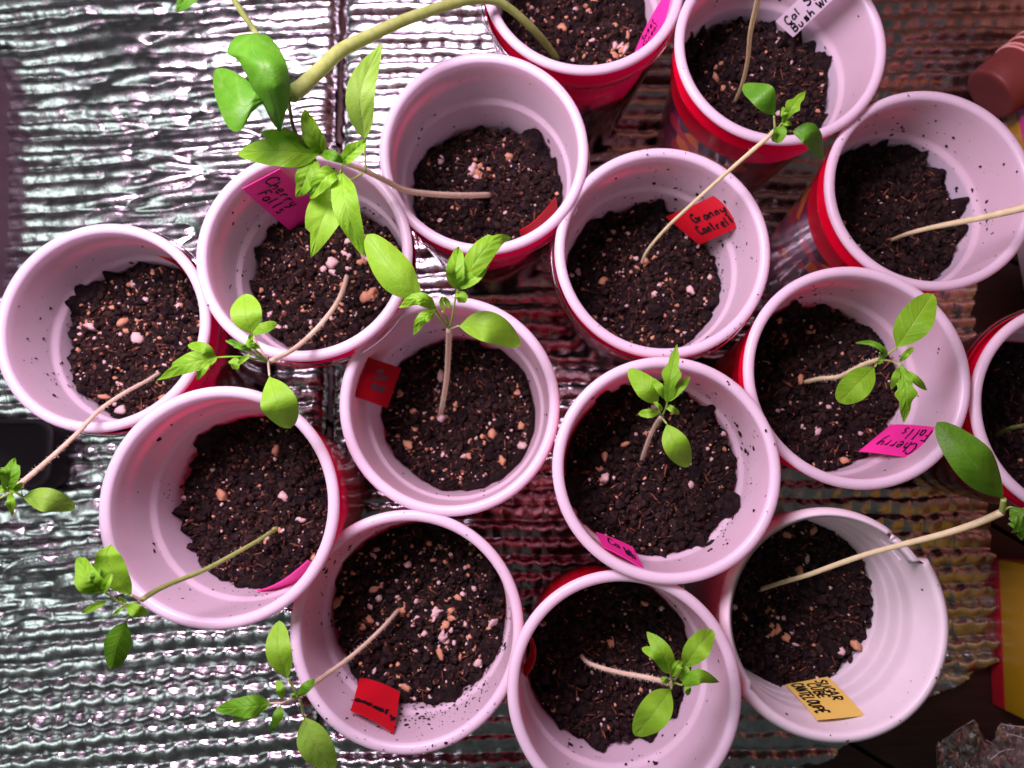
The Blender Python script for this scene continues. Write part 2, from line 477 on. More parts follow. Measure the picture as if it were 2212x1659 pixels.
def make_cup(key, px, py, dpx, dz, soil_d, label, clear_cup=False, printed=False, white=False):
    rimz = RIMZ + dz
    c = W(px, py, rimz - 0.002)
    Rr = px2m(dpx, c) / 2
    base = Vector((c.x, c.y, rimz - 0.1185))
    t = empty('white_plastic_cup' if white else 'red_plastic_cup', base, label, 'cup', None if white else 'red plastic cups with white insides')
    H = 0.1185
    cyl = []
    if not white:
        prof = []
        br = 0.0024
        for k in range(15):      # rolled rim, from the inside over the top to its outer underside
            a = R(190) - R(270) * k / 14
            prof.append((Rr - br + br * math.cos(a), H - br + br * math.sin(a) * 0.9))
        inner = [(Rr - b_, H - a_ - (0.0042 if a_ == 0 else 0)) for a_, b_ in INR[1:]]
        inner = inner[::-1]
        floor_r = inner[0][0]
        prof = [(0.0002, H - 0.1175), (floor_r * 0.6, H - 0.1178), (floor_r - 0.002, H - 0.1175)] + inner + prof
        V, F = lathe(prof)
        seed = ord(key)
        rr = random.Random(seed)
        # cups are never quite round
        ang = np.arctan2(V[:, 1], V[:, 0]); ph = rr.uniform(0, 6.28)
        f = 1 + 0.006 * np.cos(2 * (ang - ph)) + 0.002 * np.cos(3 * ang + ph)
        V[:, 0] *= f; V[:, 1] *= f
        mesh_obj('white_lining', V, F, M['cup_white'], t, world_space=False)
        o = [(Rr - 0.0033, H - 0.0045), (Rr - 0.0036, H - 0.0125), (Rr - 0.0024, H - 0.0135), (Rr - 0.0021, H - 0.0148),
             (Rr - 0.0026, H - 0.0162), (Rr - 0.0042, H - 0.0172), (Rr - 0.0048, H - 0.031), (Rr - 0.0054, H - 0.033),
             (Rr - 0.0066, H - 0.0345)]
        lo = [(Rr - 0.0084, H - 0.056), (Rr - 0.0108, H - 0.082), (Rr - 0.0124, H - 0.1), (Rr - 0.0142, H - 0.1185), (Rr - 0.018, H - 0.1185)]
        V, F = lathe(o + ([] if printed else lo)); V[:, 0] *= 1.001
        a2_ = np.arctan2(V[:, 1], V[:, 0]); V[:, 0] *= 1 + 0.006 * np.cos(2 * (a2_ - ph)); V[:, 1] *= 1 + 0.006 * np.cos(2 * (a2_ - ph))
        mesh_obj('red_outer_wall', V, F[:, ::-1], M['cup_red'], t, world_space=False)
        if printed:
            V, F = lathe([o[-1]] + lo)
            mesh_obj('printed_wrap', V, F[:, ::-1], M['berry_print'], t, world_space=False)
    else:
        # ribbed white cup: five soft steps down the wall, lip torn at the upper right
        def mod(a, r, z):
            rr = np.full(len(a), r); zz = np.full(len(a), z)
            if r > Rr - 0.0042 and z > H - 0.02:
                deg = np.degrees(a) % 360
                torn = ((deg > 52) & (deg < 215)).astype(float)
                rr = rr - torn * 0.0030
                nt_ = ((deg > 32) & (deg <= 52)).astype(float)
                rr = rr - nt_ * 0.0042; zz = zz - nt_ * 0.0035
            return rr, zz
        prof = [(0.0002, 0.001), (Rr - 0.018, 0.001), (Rr - 0.0165, 0.003)]
        d = 0.112
        while d > 0.020:
            r0 = Rr - 0.0062 - 0.0100 * d / 0.118
            if d < 0.062:
                prof += [(r0 - 0.0003, H - d), (r0 - 0.0002, H - d + 0.0040), (r0 - 0.0001, H - d + 0.0066), (r0 + 0.0001, H - d + 0.0078), (r0 + 0.0004, H - d + 0.0088)]
                d -= 0.0095
            else:
                prof.append((r0, H - d)); d -= 0.01
        prof += [(Rr - 0.0058, H - 0.007), (Rr - 0.0054, H - 0.003), (Rr - 0.0048, H - 0.0008), (Rr - 0.0040, H), (Rr - 0.0020, H - 0.0006),
                 (Rr - 0.0006, H - 0.0022), (Rr, H - 0.0045), (Rr - 0.0004, H - 0.0075), (Rr - 0.0036, H - 0.0085)]
        V, F = lathe(prof, 128, mod)
        mesh_obj('ribbed_wall', V, F, M['foam_white'], t, world_space=False)
        o = [(Rr - 0.0044, H - 0.009), (Rr - 0.005, H - 0.02), (Rr - 0.0098, H - 0.06), (Rr - 0.0155, 0), (Rr - 0.02, 0)]
        V, F = lathe(o, 128)
        mesh_obj('outer_wall', V, F[:, ::-1], M['foam_white'], t, world_space=False)
    if clear_cup:
        cc = empty('clear_plastic_cup', base - Vector((0, 0, 0.004)), 'clear cup outside ' + clear_cup, 'cup', 'clear cups around red cups')
        RR = Rr + 0.0016; hh = H - 0.0075
        bead = [(RR - 0.0012 + 0.0012 * math.cos(R(200 - 30 * k)), hh + 0.0012 * math.sin(R(200 - 30 * k))) for k in range(9)]
        w = [(RR - 0.0155, 0.0), (RR - 0.0150, 0.001), (RR - 0.0022, hh - 0.0022)] + bead
        V, F = lathe(w); mesh_obj('clear_wall', V, F, M['clear_plastic'], cc, world_space=False)
    CUPS[key] = dict(c=Vector((c.x, c.y, rimz)), R=Rr, rimz=rimz, soil_d=soil_d, soilz=rimz - soil_d, t=t)
    return t

make_cup('A', 1260, -42, 436, -0.002, 0.046, 'red cup cut by the top edge with pink tag, thick pale stem arching out', 'the red cup cut by the top edge with a pink tag')
make_cup('B', 1685, 98, 455, 0.000, 0.042, 'cup with white tag and printed outer wall at the top', printed=True)
make_cup('C', 2008, 409, 453, -0.004, 0.043, 'cup with berry printed wrap at the right, thick pale stem lying over its rim', printed=True)
make_cup('D', 1045, 328, 455, 0.004, 0.052, 'red cup with pale stones clustered mid soil and a red tag seen edge on', 'the red cup with pale stones clustered mid soil')
make_cup('E', 1431, 543, 468, 0.002, 0.050, 'cup holding the big red tag with two handwritten lines, soil scattered on its rim', 'the red cup holding a big red tag on its right wall')
make_cup('F', 1850, 812, 488, 0.004, 0.042, 'cup at right with a pink tag lettered upside down')
make_cup('G', 2334, 889, 476, 0.000, 0.048, 'red cup cut off by the right edge of the picture', 'the red cup cut by the right edge')
make_cup('H', 222, 705, 462, 0.000, 0.040, 'leftmost red cup with orange bits in its soil', 'the leftmost red cup')
make_cup('I', 658, 548, 470, 0.010, 0.046, 'red cup with a magenta tag under the largest tomato leaves', 'the red cup with a magenta tag on its upper wall')
make_cup('J', 971, 873, 477, 0.000, 0.056, 'centre red cup with a dark red tag at its left wall')
make_cup('K', 1440, 1012, 491, 0.013, 0.036, 'fullest red cup, upright seedling in dark soil and small pink tag at its lower rim')
make_cup('L', 474, 1092, 519, 0.014, 0.050, 'red cup at lower left with a pink tag seen edge on')
make_cup('M', 879, 1360, 508, 0.000, 0.040, 'dirty red cup with red tag at its lower wall and many pale stones')
make_cup('N', 1348, 1492, 508, 0.009, 0.050, 'red cup cut by the bottom edge, seedling leaning right over dark soil')
make_cup('O', 1798, 1340, 510, -0.004, 0.046, 'white ribbed cup with torn lip and yellow tag', white=True)

# ------------------------------------------------------------------ blobs (numpy)
def ico(sub=0):
    import bmesh
    bm = bmesh.new(); bmesh.ops.create_icosphere(bm, subdivisions=sub + 1, radius=1)
    V = np.array([v.co[:] for v in bm.verts]); F = np.array([[v.index for v in f.verts] for f in bm.faces])
    bm.free(); return V, F
ICO0 = ico(0); ICO1 = ico(1)
def blobs(P, S, rng, base=ICO0, flat=None, rough=0.35):
    """P (n,3) centres, S (n,) radii -> one mesh of deformed lumps"""
    V0, F0 = base; n = len(P); k = len(V0)
    ax = rng.normal(size=(n, 3, 3)); q, _ = np.linalg.qr(ax)
    sc = rng.uniform(0.55, 1.35, size=(n, 1, 3))
    V = V0[None] * (1 + rng.uniform(-rough, rough, size=(n, k, 1))) * sc
    V = np.einsum('nki,nij->nkj', V, q) * S[:, None, None]
    if flat is not None:
        nrm, f = flat
        d = (V * nrm[:, None, :]).sum(2, keepdims=True)
        V = V - d * nrm[:, None, :] * (1 - f)
    V = V + P[:, None, :]
    F = F0[None] + (np.arange(n) * k)[:, None, None]
    return V.reshape(-1, 3), F.reshape(-1, 3)
CHUNK = {}
def chunk_mesh(mat, i):
    key = (mat, i)
    if key not in CHUNK:
        rng = np.random.default_rng(900 + i * 7 + len(mat))
        V, F = blobs(np.zeros((1, 3)), np.array([1.0]), rng, ICO1, None, 0.27)
        me = bpy.data.meshes.new(mat + '_chunk'); me.from_pydata([tuple(v) for v in V], [], [tuple(int(a) for a in f) for f in F])
        me.polygons.foreach_set('use_smooth', [True] * len(me.polygons)); me.materials.append(M[mat]); CHUNK[key] = me
    return CHUNK[key]

def soil_height(cup, x, y, seed):
    return (0.0070 * (fbm(x * 60, y * 60, seed, 3) - 0.5) + 0.0060 * (fbm(x * 230, y * 230, seed + 4, 3) - 0.5)
            + 0.0016 * (vn(x * 800, y * 800, seed + 8) - 0.5))
def make_soil(key, seed, pale, rust, chunks, dirt, desc, dirt_dir=None, cluster=None):
    cu = CUPS[key]; c = cu['c']; z0 = cu['soilz']; Rr = cu['R']
    rng = np.random.default_rng(seed)
    white = key == 'O'
    def wall(d):
        r = inner_r(Rr, d)
        if white: r = r - 0.0012
        return r - 0.0008
    rmax = wall(cu['soil_d'])
    st = 0.00062; n = int(2 * rmax / st) + 6
    g = (np.arange(n) - n / 2) * st
    X, Y = np.meshgrid(g, g); X = X.ravel(); Y = Y.ravel()
    r = np.hypot(X, Y); a = np.arctan2(Y, X)
    # push the square grid onto the wall outline
    edge = 0.0035 * (vn(a * 9 + 39, a * 0, seed) - 0.5) + 0.0035 * (vn(a * 2.2 + 30, a * 0, seed + 3) - 0.5)
    H = soil_height(cu, X, Y, seed)
    H = H + np.clip((r - rmax * 0.80) / (rmax * 0.2), 0, 1.2) ** 2 * (edge * 2.4)
    Z = z0 + H
    lim = wall(cu['rimz'] - Z)
    F_ = np.minimum(1, lim / np.maximum(r, 1e-6))
    inside = r < rmax * 1.10
    X2 = X * F_; Y2 = Y * F_
    V = np.stack([c.x + X2, c.y + Y2, Z], 1)
    idx = np.arange(n * n).reshape(n, n)
    F = np.stack([idx[:-1, :-1].ravel(), idx[:-1, 1:].ravel(), idx[1:, 1:].ravel(), idx[1:, :-1].ravel()], 1)
    F = F[inside[F].all(1)]
    used = np.unique(F); remap = -np.ones(n * n, int); remap[used] = np.arange(len(used))
    Vu = V[used]
    so = mesh_obj('potting_soil', Vu - np.array((c.x, c.y, z0)), remap[F], M['soil'], None, world_space=False)
    so.location = (c.x, c.y, z0)
    tagp(so, desc, 'soil', None, 'stuff')
    def scatter(nn, smin, smax, pw=2.0, cl=None):
        if cl is not None:
            rr = np.abs(rng.normal(0, 0.35, nn)).clip(0, 1) * cl[2]; aa = rng.uniform(0, 6.283, nn)
            x = cl[0] + rr * np.cos(aa); y = cl[1] + rr * np.sin(aa)
        else:
            rr = np.sqrt(rng.uniform(0, 1, nn)) * rmax * 0.965; aa = rng.uniform(0, 6.283, nn)
            x = rr * np.cos(aa); y = rr * np.sin(aa)
        s = smin + (smax - smin) * rng.uniform(0, 1, nn) ** pw
        z = z0 + soil_height(cu, x, y, seed) + s * 0.15
        return np.stack([c.x + x, c.y + y, z], 1), s
    P, S = scatter(1500, 0.00035, 0.0022, 2.2)
    V, F = blobs(P, S, rng); mesh_obj('soil_crumbs', V, F, M['crumb_dark'], so, smooth=False)['kind'] = 'stuff'
    P, S = scatter(45, 0.0014, 0.0034, 1.5)
    V, F = blobs(P, S, rng, ICO1, None, 0.30); mesh_obj('soil_clods', V, F, M['soil'], so, smooth=False)['kind'] = 'stuff'
    P, S = scatter(int(300 * rust), 0.00025, 0.0011, 2.2)
    V, F = blobs(P, S, rng); mesh_obj('bark_bits', V, F, M['crumb_rust'], so, smooth=False)['kind'] = 'stuff'
    # fibres: thin slivers of bark and root
    P, S = scatter(260, 0.0007, 0.0032, 1.5)
    V, F = blobs(P, S, rng); Vb = V.reshape(len(P), -1, 3); dirs = rng.normal(size=(len(P), 1, 3)); dirs[:, :, 2] *= 0.25
    dirs /= np.linalg.norm(dirs, axis=2, keepdims=True)
    cc_ = P[:, None, :]; al = ((Vb - cc_) * dirs).sum(2, keepdims=True) * dirs
    Vb = cc_ + al + (Vb - cc_ - al) * 0.13 + np.array((0, 0, 0.0004))
    mesh_obj('fibres', Vb.reshape(-1, 3), F, M['crumb_rust'], so, smooth=False)['kind'] = 'stuff'
    P, S = scatter(int(130 * pale), 0.0002, 0.0012, 2.0)
    V, F = blobs(P, S, rng); mesh_obj('perlite_grains', V, F, M['perlite'], so, smooth=True)['kind'] = 'stuff'
    P, S = scatter(int(110 * pale), 0.00025, 0.0014, 1.8)
    V, F = blobs(P, S, rng); mesh_obj('vermiculite_grains', V, F, M['vermiculite'], so, smooth=True)['kind'] = 'stuff'
    P, S = scatter(int(chunks * 1.5), 0.0011, 0.0029, 1.5)
    if cluster is not None:
        cp = W(cluster[0], cluster[1], z0)
        P2, S2 = scatter(int(cluster[3]), 0.0010, 0.0024, 1.0, (cp.x - c.x, cp.y - c.y, cluster[2]))
        P = np.concatenate([P, P2]); S = np.concatenate([S, S2])
    for i in range(len(P)):
        mt = 'perlite' if rng.uniform() < 0.42 else 'vermiculite'
        o = bpy.data.objects.new('perlite_chunk' if mt == 'perlite' else 'vermiculite_chunk', chunk_mesh(mt, int(rng.integers(0, 4))))
        o.location = Vector(P[i]) - so.location
        o.scale = [float(S[i] * k) for k in rng.uniform(0.75, 1.2, 3)]
        o.rotation_euler = [float(k) for k in rng.uniform(0, 6.28, 3)]
        link(o, so)
    # dirt stuck to the wall and rim
    nn = int(dirt * 3.2)
    d = cu['soil_d'] * rng.uniform(0, 1, nn) ** 0.55
    if dirt_dir is None: aa = rng.uniform(0, 6.283, nn)
    else:
        aa = np.where(rng.uniform(0, 1, nn) < 0.7, R(dirt_dir[0]) + rng.normal(0, R(dirt_dir[1]), nn), rng.uniform(0, 6.283, nn))
    # clumps: some specks gather round a few spots low on the wall
    nc = nn // 3
    ca = rng.choice(aa, 9); cd = rng.uniform(0.35, 1.0, 9) ** 0.7 * cu['soil_d']
    w = rng.integers(0, 9, nc)
    aa[:nc] = ca[w] + rng.normal(0, 0.085, nc); d[:nc] = cd[w] + rng.normal(0, 0.0032, nc)
    d = d.clip(0.0, cu['soil_d'])
    rr = wall(d) + 0.0007
    z = cu['rimz'] - d
    onrim = rng.uniform(0, 1, nn) < (0.05 if dirt > 200 else 0.012)
    rr = np.where(onrim, Rr - 0.0024 + rng.normal(0, 0.0009, nn), rr); z = np.where(onrim, cu['rimz'] + 0.0001, z)
    s = 0.00006 + 0.0009 * rng.uniform(0, 1, nn) ** 6 * rng.uniform(0.2, 1, nn)
    s = np.where(onrim, np.minimum(s, 0.00028), s)
    s[:nc] *= 1.35
    P = np.stack([c.x + rr * np.cos(aa), c.y + rr * np.sin(aa), z], 1)
    nrm = np.stack([-np.cos(aa), -np.sin(aa), np.full(nn, 0.08)], 1)
    nrm[onrim] = (0, 0, 1); nrm /= np.linalg.norm(nrm, axis=1, keepdims=True)
    V, F = blobs(P, s * 1.25, rng, ICO0, (nrm, 0.4), 0.6)
    mesh_obj('soil_specks', V, F, M['crumb_dark'], so, smooth=False)['kind'] = 'stuff'
make_soil('A', 11, 1.2, 0.9, 18, 60, 'dark potting soil in the cup cut by the top edge', None, (1345, 105, 0.018, 16))
make_soil('B', 12, 0.5, 0.8, 6, 150, 'potting soil beside the white tag, mounded higher on one side', (170, 60))
make_soil('C', 13, 0.3, 0.4, 3, 330, 'very dark potting soil in the cup at right, crumbs up its pale wall', (120, 90))
make_soil('D', 14, 0.8, 1.2, 6, 70, 'potting soil with pale stones clustered in the middle', (80, 60), (1022, 372, 0.010, 16))
make_soil('E', 15, 1.0, 1.3, 12, 520, 'crumbly potting soil beside the big red tag', (20, 60))
make_soil('F', 16, 0.7, 0.5, 8, 150, 'dark potting soil under the seedling with deeply cut leaves', (90, 80))
make_soil('G', 17, 0.3, 0.3, 3, 60, 'black potting soil in the cup cut by the right edge')
make_soil('H', 18, 1.8, 2.0, 22, 110, 'potting soil full of orange bits in the leftmost cup', (190, 60))
make_soil('I', 19, 1.7, 1.3, 24, 220, 'potting soil with pale round stones below the magenta tag', (160, 60))
make_soil('J', 20, 1.4, 1.5, 14, 50, 'potting soil around the upright stem in the centre cup')
make_soil('K', 21, 0.8, 0.5, 8, 220, 'dark potting soil filling the fullest cup', (20, 70))
make_soil('L', 22, 0.9, 1.7, 8, 110, 'reddish potting soil in the lower left cup', (250, 60))
make_soil('M', 23, 1.9, 1.2, 22, 700, 'potting soil with many pale stones in the dirty cup', (265, 60), (960, 1370, 0.016, 14))
make_soil('N', 24, 0.7, 0.5, 8, 110, 'dark potting soil under the leaning seedling at the bottom edge', (10, 50))
make_soil('O', 25, 0.7, 0.6, 9, 330, 'dark potting soil in the white ribbed cup', (30, 80), (1680, 1365, 0.02, 8))

# ------------------------------------------------------------------ tubes, leaves
def catmull(P, n):
    P = [Vector(p) for p in P]
    if len(P) == 2: return [P[0].lerp(P[1], i / (n - 1)) for i in range(n)]
    Q = [P[0] * 2 - P[1]] + P + [P[-1] * 2 - P[-2]]
    out = []
    segs = len(P) - 1
    for i in range(n):
        t = i / (n - 1) * segs; k = min(int(t), segs - 1); t -= k
        a, b, c, d = Q[k], Q[k + 1], Q[k + 2], Q[k + 3]
        out.append(0.5 * ((2 * b) + (c - a) * t + (2 * a - 5 * b + 4 * c - d) * t * t + (3 * b - 3 * c + d - a) * t ** 3))
    return out
def frame(C):
    T = []
    for i in range(len(C)):
        a = C[max(i - 1, 0)]; b = C[min(i + 1, len(C) - 1)]
        T.append((b - a).normalized())
    return T
def tube(name, C, r0, r1, mat, parent, k=10, hairs=0, hairlen=0.0009, rng=None, cap=True, bumpy=0.0):
    T = frame(C); V = []; F = []; n = len(C)
    up = Vector((0.3, 0.2, 1)).normalized()
    fr = []
    for i in range(n):
        s = T[i].cross(up)
        if s.length < 1e-4: s = T[i].cross(Vector((1, 0, 0)))
        s.normalize(); u = s.cross(T[i]).normalized()
        r = r0 + (r1 - r0) * i / (n - 1)
        if bumpy and rng is not None: r *= 1 + bumpy * (rng.random() - 0.5)
        fr.append((s, u, r))
        for j in range(k):
            a = 2 * math.pi * j / k
            V.append(C[i] + (s * math.cos(a) + u * math.sin(a)) * r)
    for i in range(n - 1):
        for j in range(k):
            F.append((i * k + j, i * k + (j + 1) % k, (i + 1) * k + (j + 1) % k, (i + 1) * k + j))
    F.append(tuple(range(k))[::-1]); F.append(tuple(range((n - 1) * k, n * k)))
    o = mesh_obj(name, np.array([v[:] for v in V]), F, mat, parent)
    if hairs:
        HV, HF = [], []
        for h in range(hairs):
            t = rng.random() * (n - 1.01); i = int(t); f = t - i
            p = C[i].lerp(C[i + 1], f); s, u, r = fr[i]
            a = rng.random() * 6.283
            d = (s * math.cos(a) + u * math.sin(a) + T[i] * rng.uniform(-0.3, 0.3)).normalized()
            L = hairlen * rng.uniform(0.5, 1.2); w = T[i] * 0.00004
            b0 = p + d * r * 0.9
            w = w * 2.2; L *= 1.35
            q = len(HV); HV += [b0 - w, b0 + w, b0 + d * L]; HF.append((q, q + 1, q + 2))
        ho = mesh_obj('stem_hair', np.array([v[:] for v in HV]), HF, M['hair'], o, smooth=False)
        ho['kind'] = 'stuff'
    return o
def outline(kind, v, side):
    v = np.asarray(v)
    if kind == 'seed': w = np.sin(math.pi * v ** 0.92) ** 0.55 * (1 - np.exp(-v * 9)) * 1.03
    elif kind == 'spoon': w = np.sin(math.pi * np.clip(v, 0, 1) ** 1.12) ** 0.5 * (1 - np.exp(-v * 10))
    elif kind == 'point': w = np.sin(math.pi * v ** 0.80) ** 0.85
    elif kind == 'lance': w = np.sin(math.pi * v ** 0.72) ** 0.80
    elif kind == 'long': w = np.sin(math.pi * v ** 0.74) ** 0.62 * (1 - np.exp(-v * 14))
    elif kind == 'notched':
        w = np.sin(math.pi * v ** 0.72) ** 0.9
        if side > 0: w = w * np.where(v > 0.70, 0.62, 1.0)
    elif kind == 'notchedL':
        w = np.sin(math.pi * v ** 0.72) ** 0.9
        if side < 0: w = w * np.where(v > 0.66, 0.60, 1.0)
    elif kind == 'tooth2':
        w = np.sin(math.pi * v ** 0.8) ** 0.8 * (0.55 + 0.45 * np.exp(-((v - 0.52) / 0.10) ** 2) / 1.0 + 0.25 * np.exp(-((v - 0.80) / 0.10) ** 2))
    elif kind == 'heart': w = np.sin(math.pi * v ** 0.55) ** 0.75
    else: w = np.sin(math.pi * v) ** 0.6
    w = np.where((v <= 0.001) | (v >= 0.999), 0.0, w)
    return w
def leaf(parent, name, pts, wpx, kind='seed', mat='seed_leaf', fold=0.12, roll=0.0, curl=0.0, ripple=0.4, edge_hair=0, seed=0, asym=0.0, nv=30, nu=8):
    """pts: (px,py,z) along the midrib from the stalk to the tip"""
    rng = random.Random(seed * 31 + len(pts) + int(pts[0][0]))
    C = catmull([W(*p) for p in pts], nv)
    T = frame(C)
    mid = C[nv // 2]; w = px2m(wpx, mid) / 2
    V = []; UV = []; F = []
    cols = 2 * nu + 1
    for i in range(nv):
        v = i / (nv - 1)
        view = (Vector((0, 0, CAMZ)) - C[i]).normalized()
        up = (view * 0.55 + Vector((0, 0, 1)) * 0.45).normalized()
        S = T[i].cross(up).normalized(); Nn = S.cross(T[i]).normalized()
        if roll: 
            rm = Matrix.Rotation(roll, 3, T[i]); S = rm @ S; Nn = rm @ Nn
        for j in range(cols):
            u = (j - nu) / nu
            side = 1 if u > 0 else -1
            ww = float(outline(kind, v, side)) * w * (1 + asym * side)
            x = u * ww
            # halves fold up (positive) or droop (negative); edges ripple a little
            hgt = fold * abs(x) + curl * (x * x) / max(w, 1e-6)
            hgt += ripple * 0.0005 * abs(u) * math.sin(v * 13 + seed + side) + ripple * 0.00016 * math.sin(v * 34 - abs(u) * 9) * (1 - abs(u) ** 3)
            hgt += -0.0002 * math.exp(-(u / 0.12) ** 2) * ripple
            V.append(C[i] + S * x + Nn * hgt); UV.append((u * 0.5 + 0.5, v))
    for i in range(nv - 1):
        for j in range(cols - 1):
            a = i * cols + j
            F.append((a, a + 1, a + 1 + cols, a + cols))
    mi = [0] * len(F)
    if edge_hair:
        for h in range(edge_hair):
            i = rng.randint(2, nv - 2); j = rng.choice((0, cols - 1)) if rng.random() < 0.75 else rng.randint(0, cols - 1)
            p = V[i * cols + j]; cdir = (p - C[i])
            if cdir.length < 1e-6: continue
            if rng.random() < 0.5: continue
            d = (cdir.normalized() + T[i] * rng.uniform(-0.2, 0.8) + Vector((0, 0, rng.uniform(0, 0.9)))).normalized()
            L = 0.0008 * rng.uniform(0.5, 1.2); q = len(V); wv = T[i] * 0.000022
            V += [p - wv, p + wv, p + d * L]; UV += [(0.5, 0.5)] * 3
            F.append((q, q + 1, q + 2)); mi.append(1)
    return mesh_obj(name, np.array([v[:] for v in V]), F, [M[mat], M['hair']], parent, uv=UV, mi=mi)

def edge_leaf(parent, name, left, right, zs, mat, bulge=0.002, seed=0, nv=34, nu=7):
    """leaf given by its two edges (pixels) and heights base..tip"""
    def rs(pts):
        P = catmull([Vector((a, b_, 0)) for a, b_ in pts], 200)
        L = [0.0]
        for a, b_ in zip(P[:-1], P[1:]): L.append(L[-1] + (b_ - a).length)
        out = []; k = 0
        for i in range(nv):
            d = L[-1] * i / (nv - 1)
            while k < len(L) - 2 and L[k + 1] < d: k += 1
            f = (d - L[k]) / max(L[k + 1] - L[k], 1e-9); out.append(P[k].lerp(P[k + 1], f))
        return out
    Lf, Rt = rs(left), rs(right); V = []; UV = []; F = []
    cols = 2 * nu + 1
    for i in range(nv):
        v = i / (nv - 1)
        zt = np.interp(v, np.linspace(0, 1, len(zs)), zs)
        for j in range(cols):
            f = j / (cols - 1); u = 2 * f - 1
            q = Lf[i].lerp(Rt[i], f)
            zz = zt + bulge * (1 - u * u) * math.sin(math.pi * min(v * 1.05, 1)) + 0.0005 * abs(u) * math.sin(v * 15 + seed) - 0.0004 * math.exp(-(u / 0.12) ** 2)
            V.append(W(q.x, q.y, zz)); UV.append((f, v))
    for i in range(nv - 1):
        for j in range(cols - 1):
            a = i * cols + j; F.append((a, a + 1, a + 1 + cols, a + cols))
    return mesh_obj(name, np.array([v[:] for v in V]), F, M[mat], parent, uv=UV)

def path3(pts, z0, z1, p=1.0):
    """pixels + heights spread along the run"""
    if len(pts[0]) == 3: return [W(*q) for q in pts]
    L = [0]
    for a, b_ in zip(pts[:-1], pts[1:]): L.append(L[-1] + math.hypot(b_[0] - a[0], b_[1] - a[1]))
    return [W(q[0], q[1], z0 + (z1 - z0) * (l / L[-1]) ** p) for q, l in zip(pts, L)]

def seedling(key, name, cat, label, stem, z1, p, r0, r1, mat, hairs=260, group=None):
    cu = CUPS[key]
    C = path3(stem, cu['soilz'] - 0.001, z1, p)
    t = empty(name, C[0], label, cat, group)
    rng = random.Random(len(label) * 7 + int(z1 * 1e4))
    s = tube('stem', catmull(C, 40), r0, r1, M[mat], t, 10, hairs, 0.0009, rng)
    t['_n'] = 0
    return t, z1
def stalk(parent, a, za, b_, zb, r=0.0004, mat='stem_green', name='leaf_stalk', sag=0.0):
    A = W(a[0], a[1], za); B = W(b_[0], b_[1], zb)
    mid_ = (A + B) / 2 + Vector((0, 0, sag))
    rng = random.Random(int(a[0] + b_[0]))
    return tube(name, catmull([A, mid_, B], 10), r * 1.15, r, M[mat], parent, 8, 0, 0.0007, rng)
def seed_leaf(t, node, zn, base, zb, tip, zt, w, mid=None, kind='seed', mat='seed_leaf', r=0.00042, smat='stem_green', **kw):
    """one cotyledon with its stalk as a sub-part"""
    if mid is None: mid = ((base[0] + tip[0]) / 2, (base[1] + tip[1]) / 2, (zb + zt) / 2 + 0.0012)
    lf = leaf(t, 'seed_leaf', [(base[0], base[1], zb), mid, (tip[0], tip[1], zt)], w, kind, mat, **kw)
    stalk(lf, node, zn, base, zb, r, smat)
    return lf
def true_leaf(t, stalk_pts, leaflets, r=0.00042, mat='true_leaf', smat='stem_green', hairs=30):
    """a stalk (part) carrying its leaflets (sub-parts)"""
    C = [W(*q) for q in stalk_pts]
    rng = random.Random(int(stalk_pts[0][0] * 3))
    s = tube('true_leaf', catmull(C, 14), r * 1.1, r * 0.8, M[smat], t, 8, 0, 0.0007, rng)
    for i, l in enumerate(leaflets):
        pts, w, kind = l[0], l[1], l[2]
        kw = l[3] if len(l) > 3 else {}
        kw.setdefault('edge_hair', hairs)
        leaf(s, 'leaflet', pts, w, kind, kw.pop('mat', mat), seed=i + 3, **kw)
    return s
def bud(t, pts, w, mat='true_leaf'):
    leaf(t, 'young_leaf', pts, w, 'bud', mat, fold=0.5, edge_hair=10, nv=12, nu=3)

# P1: big arching vine seedling from the top cup
t, z = seedling('A', 'vine_seedling', 'seedling', 'large seedling with heart shaped glossy leaves on a thick arching stem',
    [(1206, 130), (1160, 72), (1092, 12), (1037, -2), (965, 12), (870, 45), (790, 82), (735, 110), (690, 152), (655, 185), (628, 205)], 0.190, 0.62, 0.0018, 0.0030, 'stem_green', 60)
lf = edge_leaf(t, 'leaf', [(550, 71), (515, 76), (494, 98), (491, 118), (512, 128), (530, 158), (548, 196), (572, 232), (586, 262), (606, 287)],
               [(552, 71), (580, 78), (606, 108), (620, 142), (627, 180), (625, 215), (615, 252), (606, 287)], [0.198, 0.204, 0.206, 0.203, 0.196, 0.186], 'vine_leaf', 0.006, 1)
stalk(lf, (640, 210), 0.188, (604, 190), 0.200, 0.0007)
lf = edge_leaf(t, 'leaf', [(584, 212), (552, 190), (525, 166), (492, 149), (468, 148), (461, 158)],
               [(584, 212), (563, 226), (540, 250), (528, 274), (512, 285), (495, 277), (479, 248), (466, 212), (460, 180), (461, 158)], [0.198, 0.200, 0.199, 0.194, 0.190], 'vine_leaf', 0.003, 4)
stalk(lf, (630, 205), 0.188, (582, 212), 0.197, 0.0007)
s = tube('runner', catmull([W(622, 205, 0.190), W(585, 140, 0.193), W(553, 72, 0.196), (W(530, 38, 0.20)), W(500, -8, 0.205), W(470, -50, 0.21)], 20), 0.0012, 0.0010, M['stem_green'], t)
leaf(s, 'leaflet', [(440, -50, 0.208), (405, -10, 0.205), (382, 27, 0.2)], 42, 'lance', 'vine_leaf', fold=0.1)
tube('tendril', catmull([W(622, 205, 0.188), W(628, 250, 0.186), (W(640, 290, 0.184)), W(668, 325, 0.176)], 16), 0.0007, 0.0006, M['stem_dark'], t)

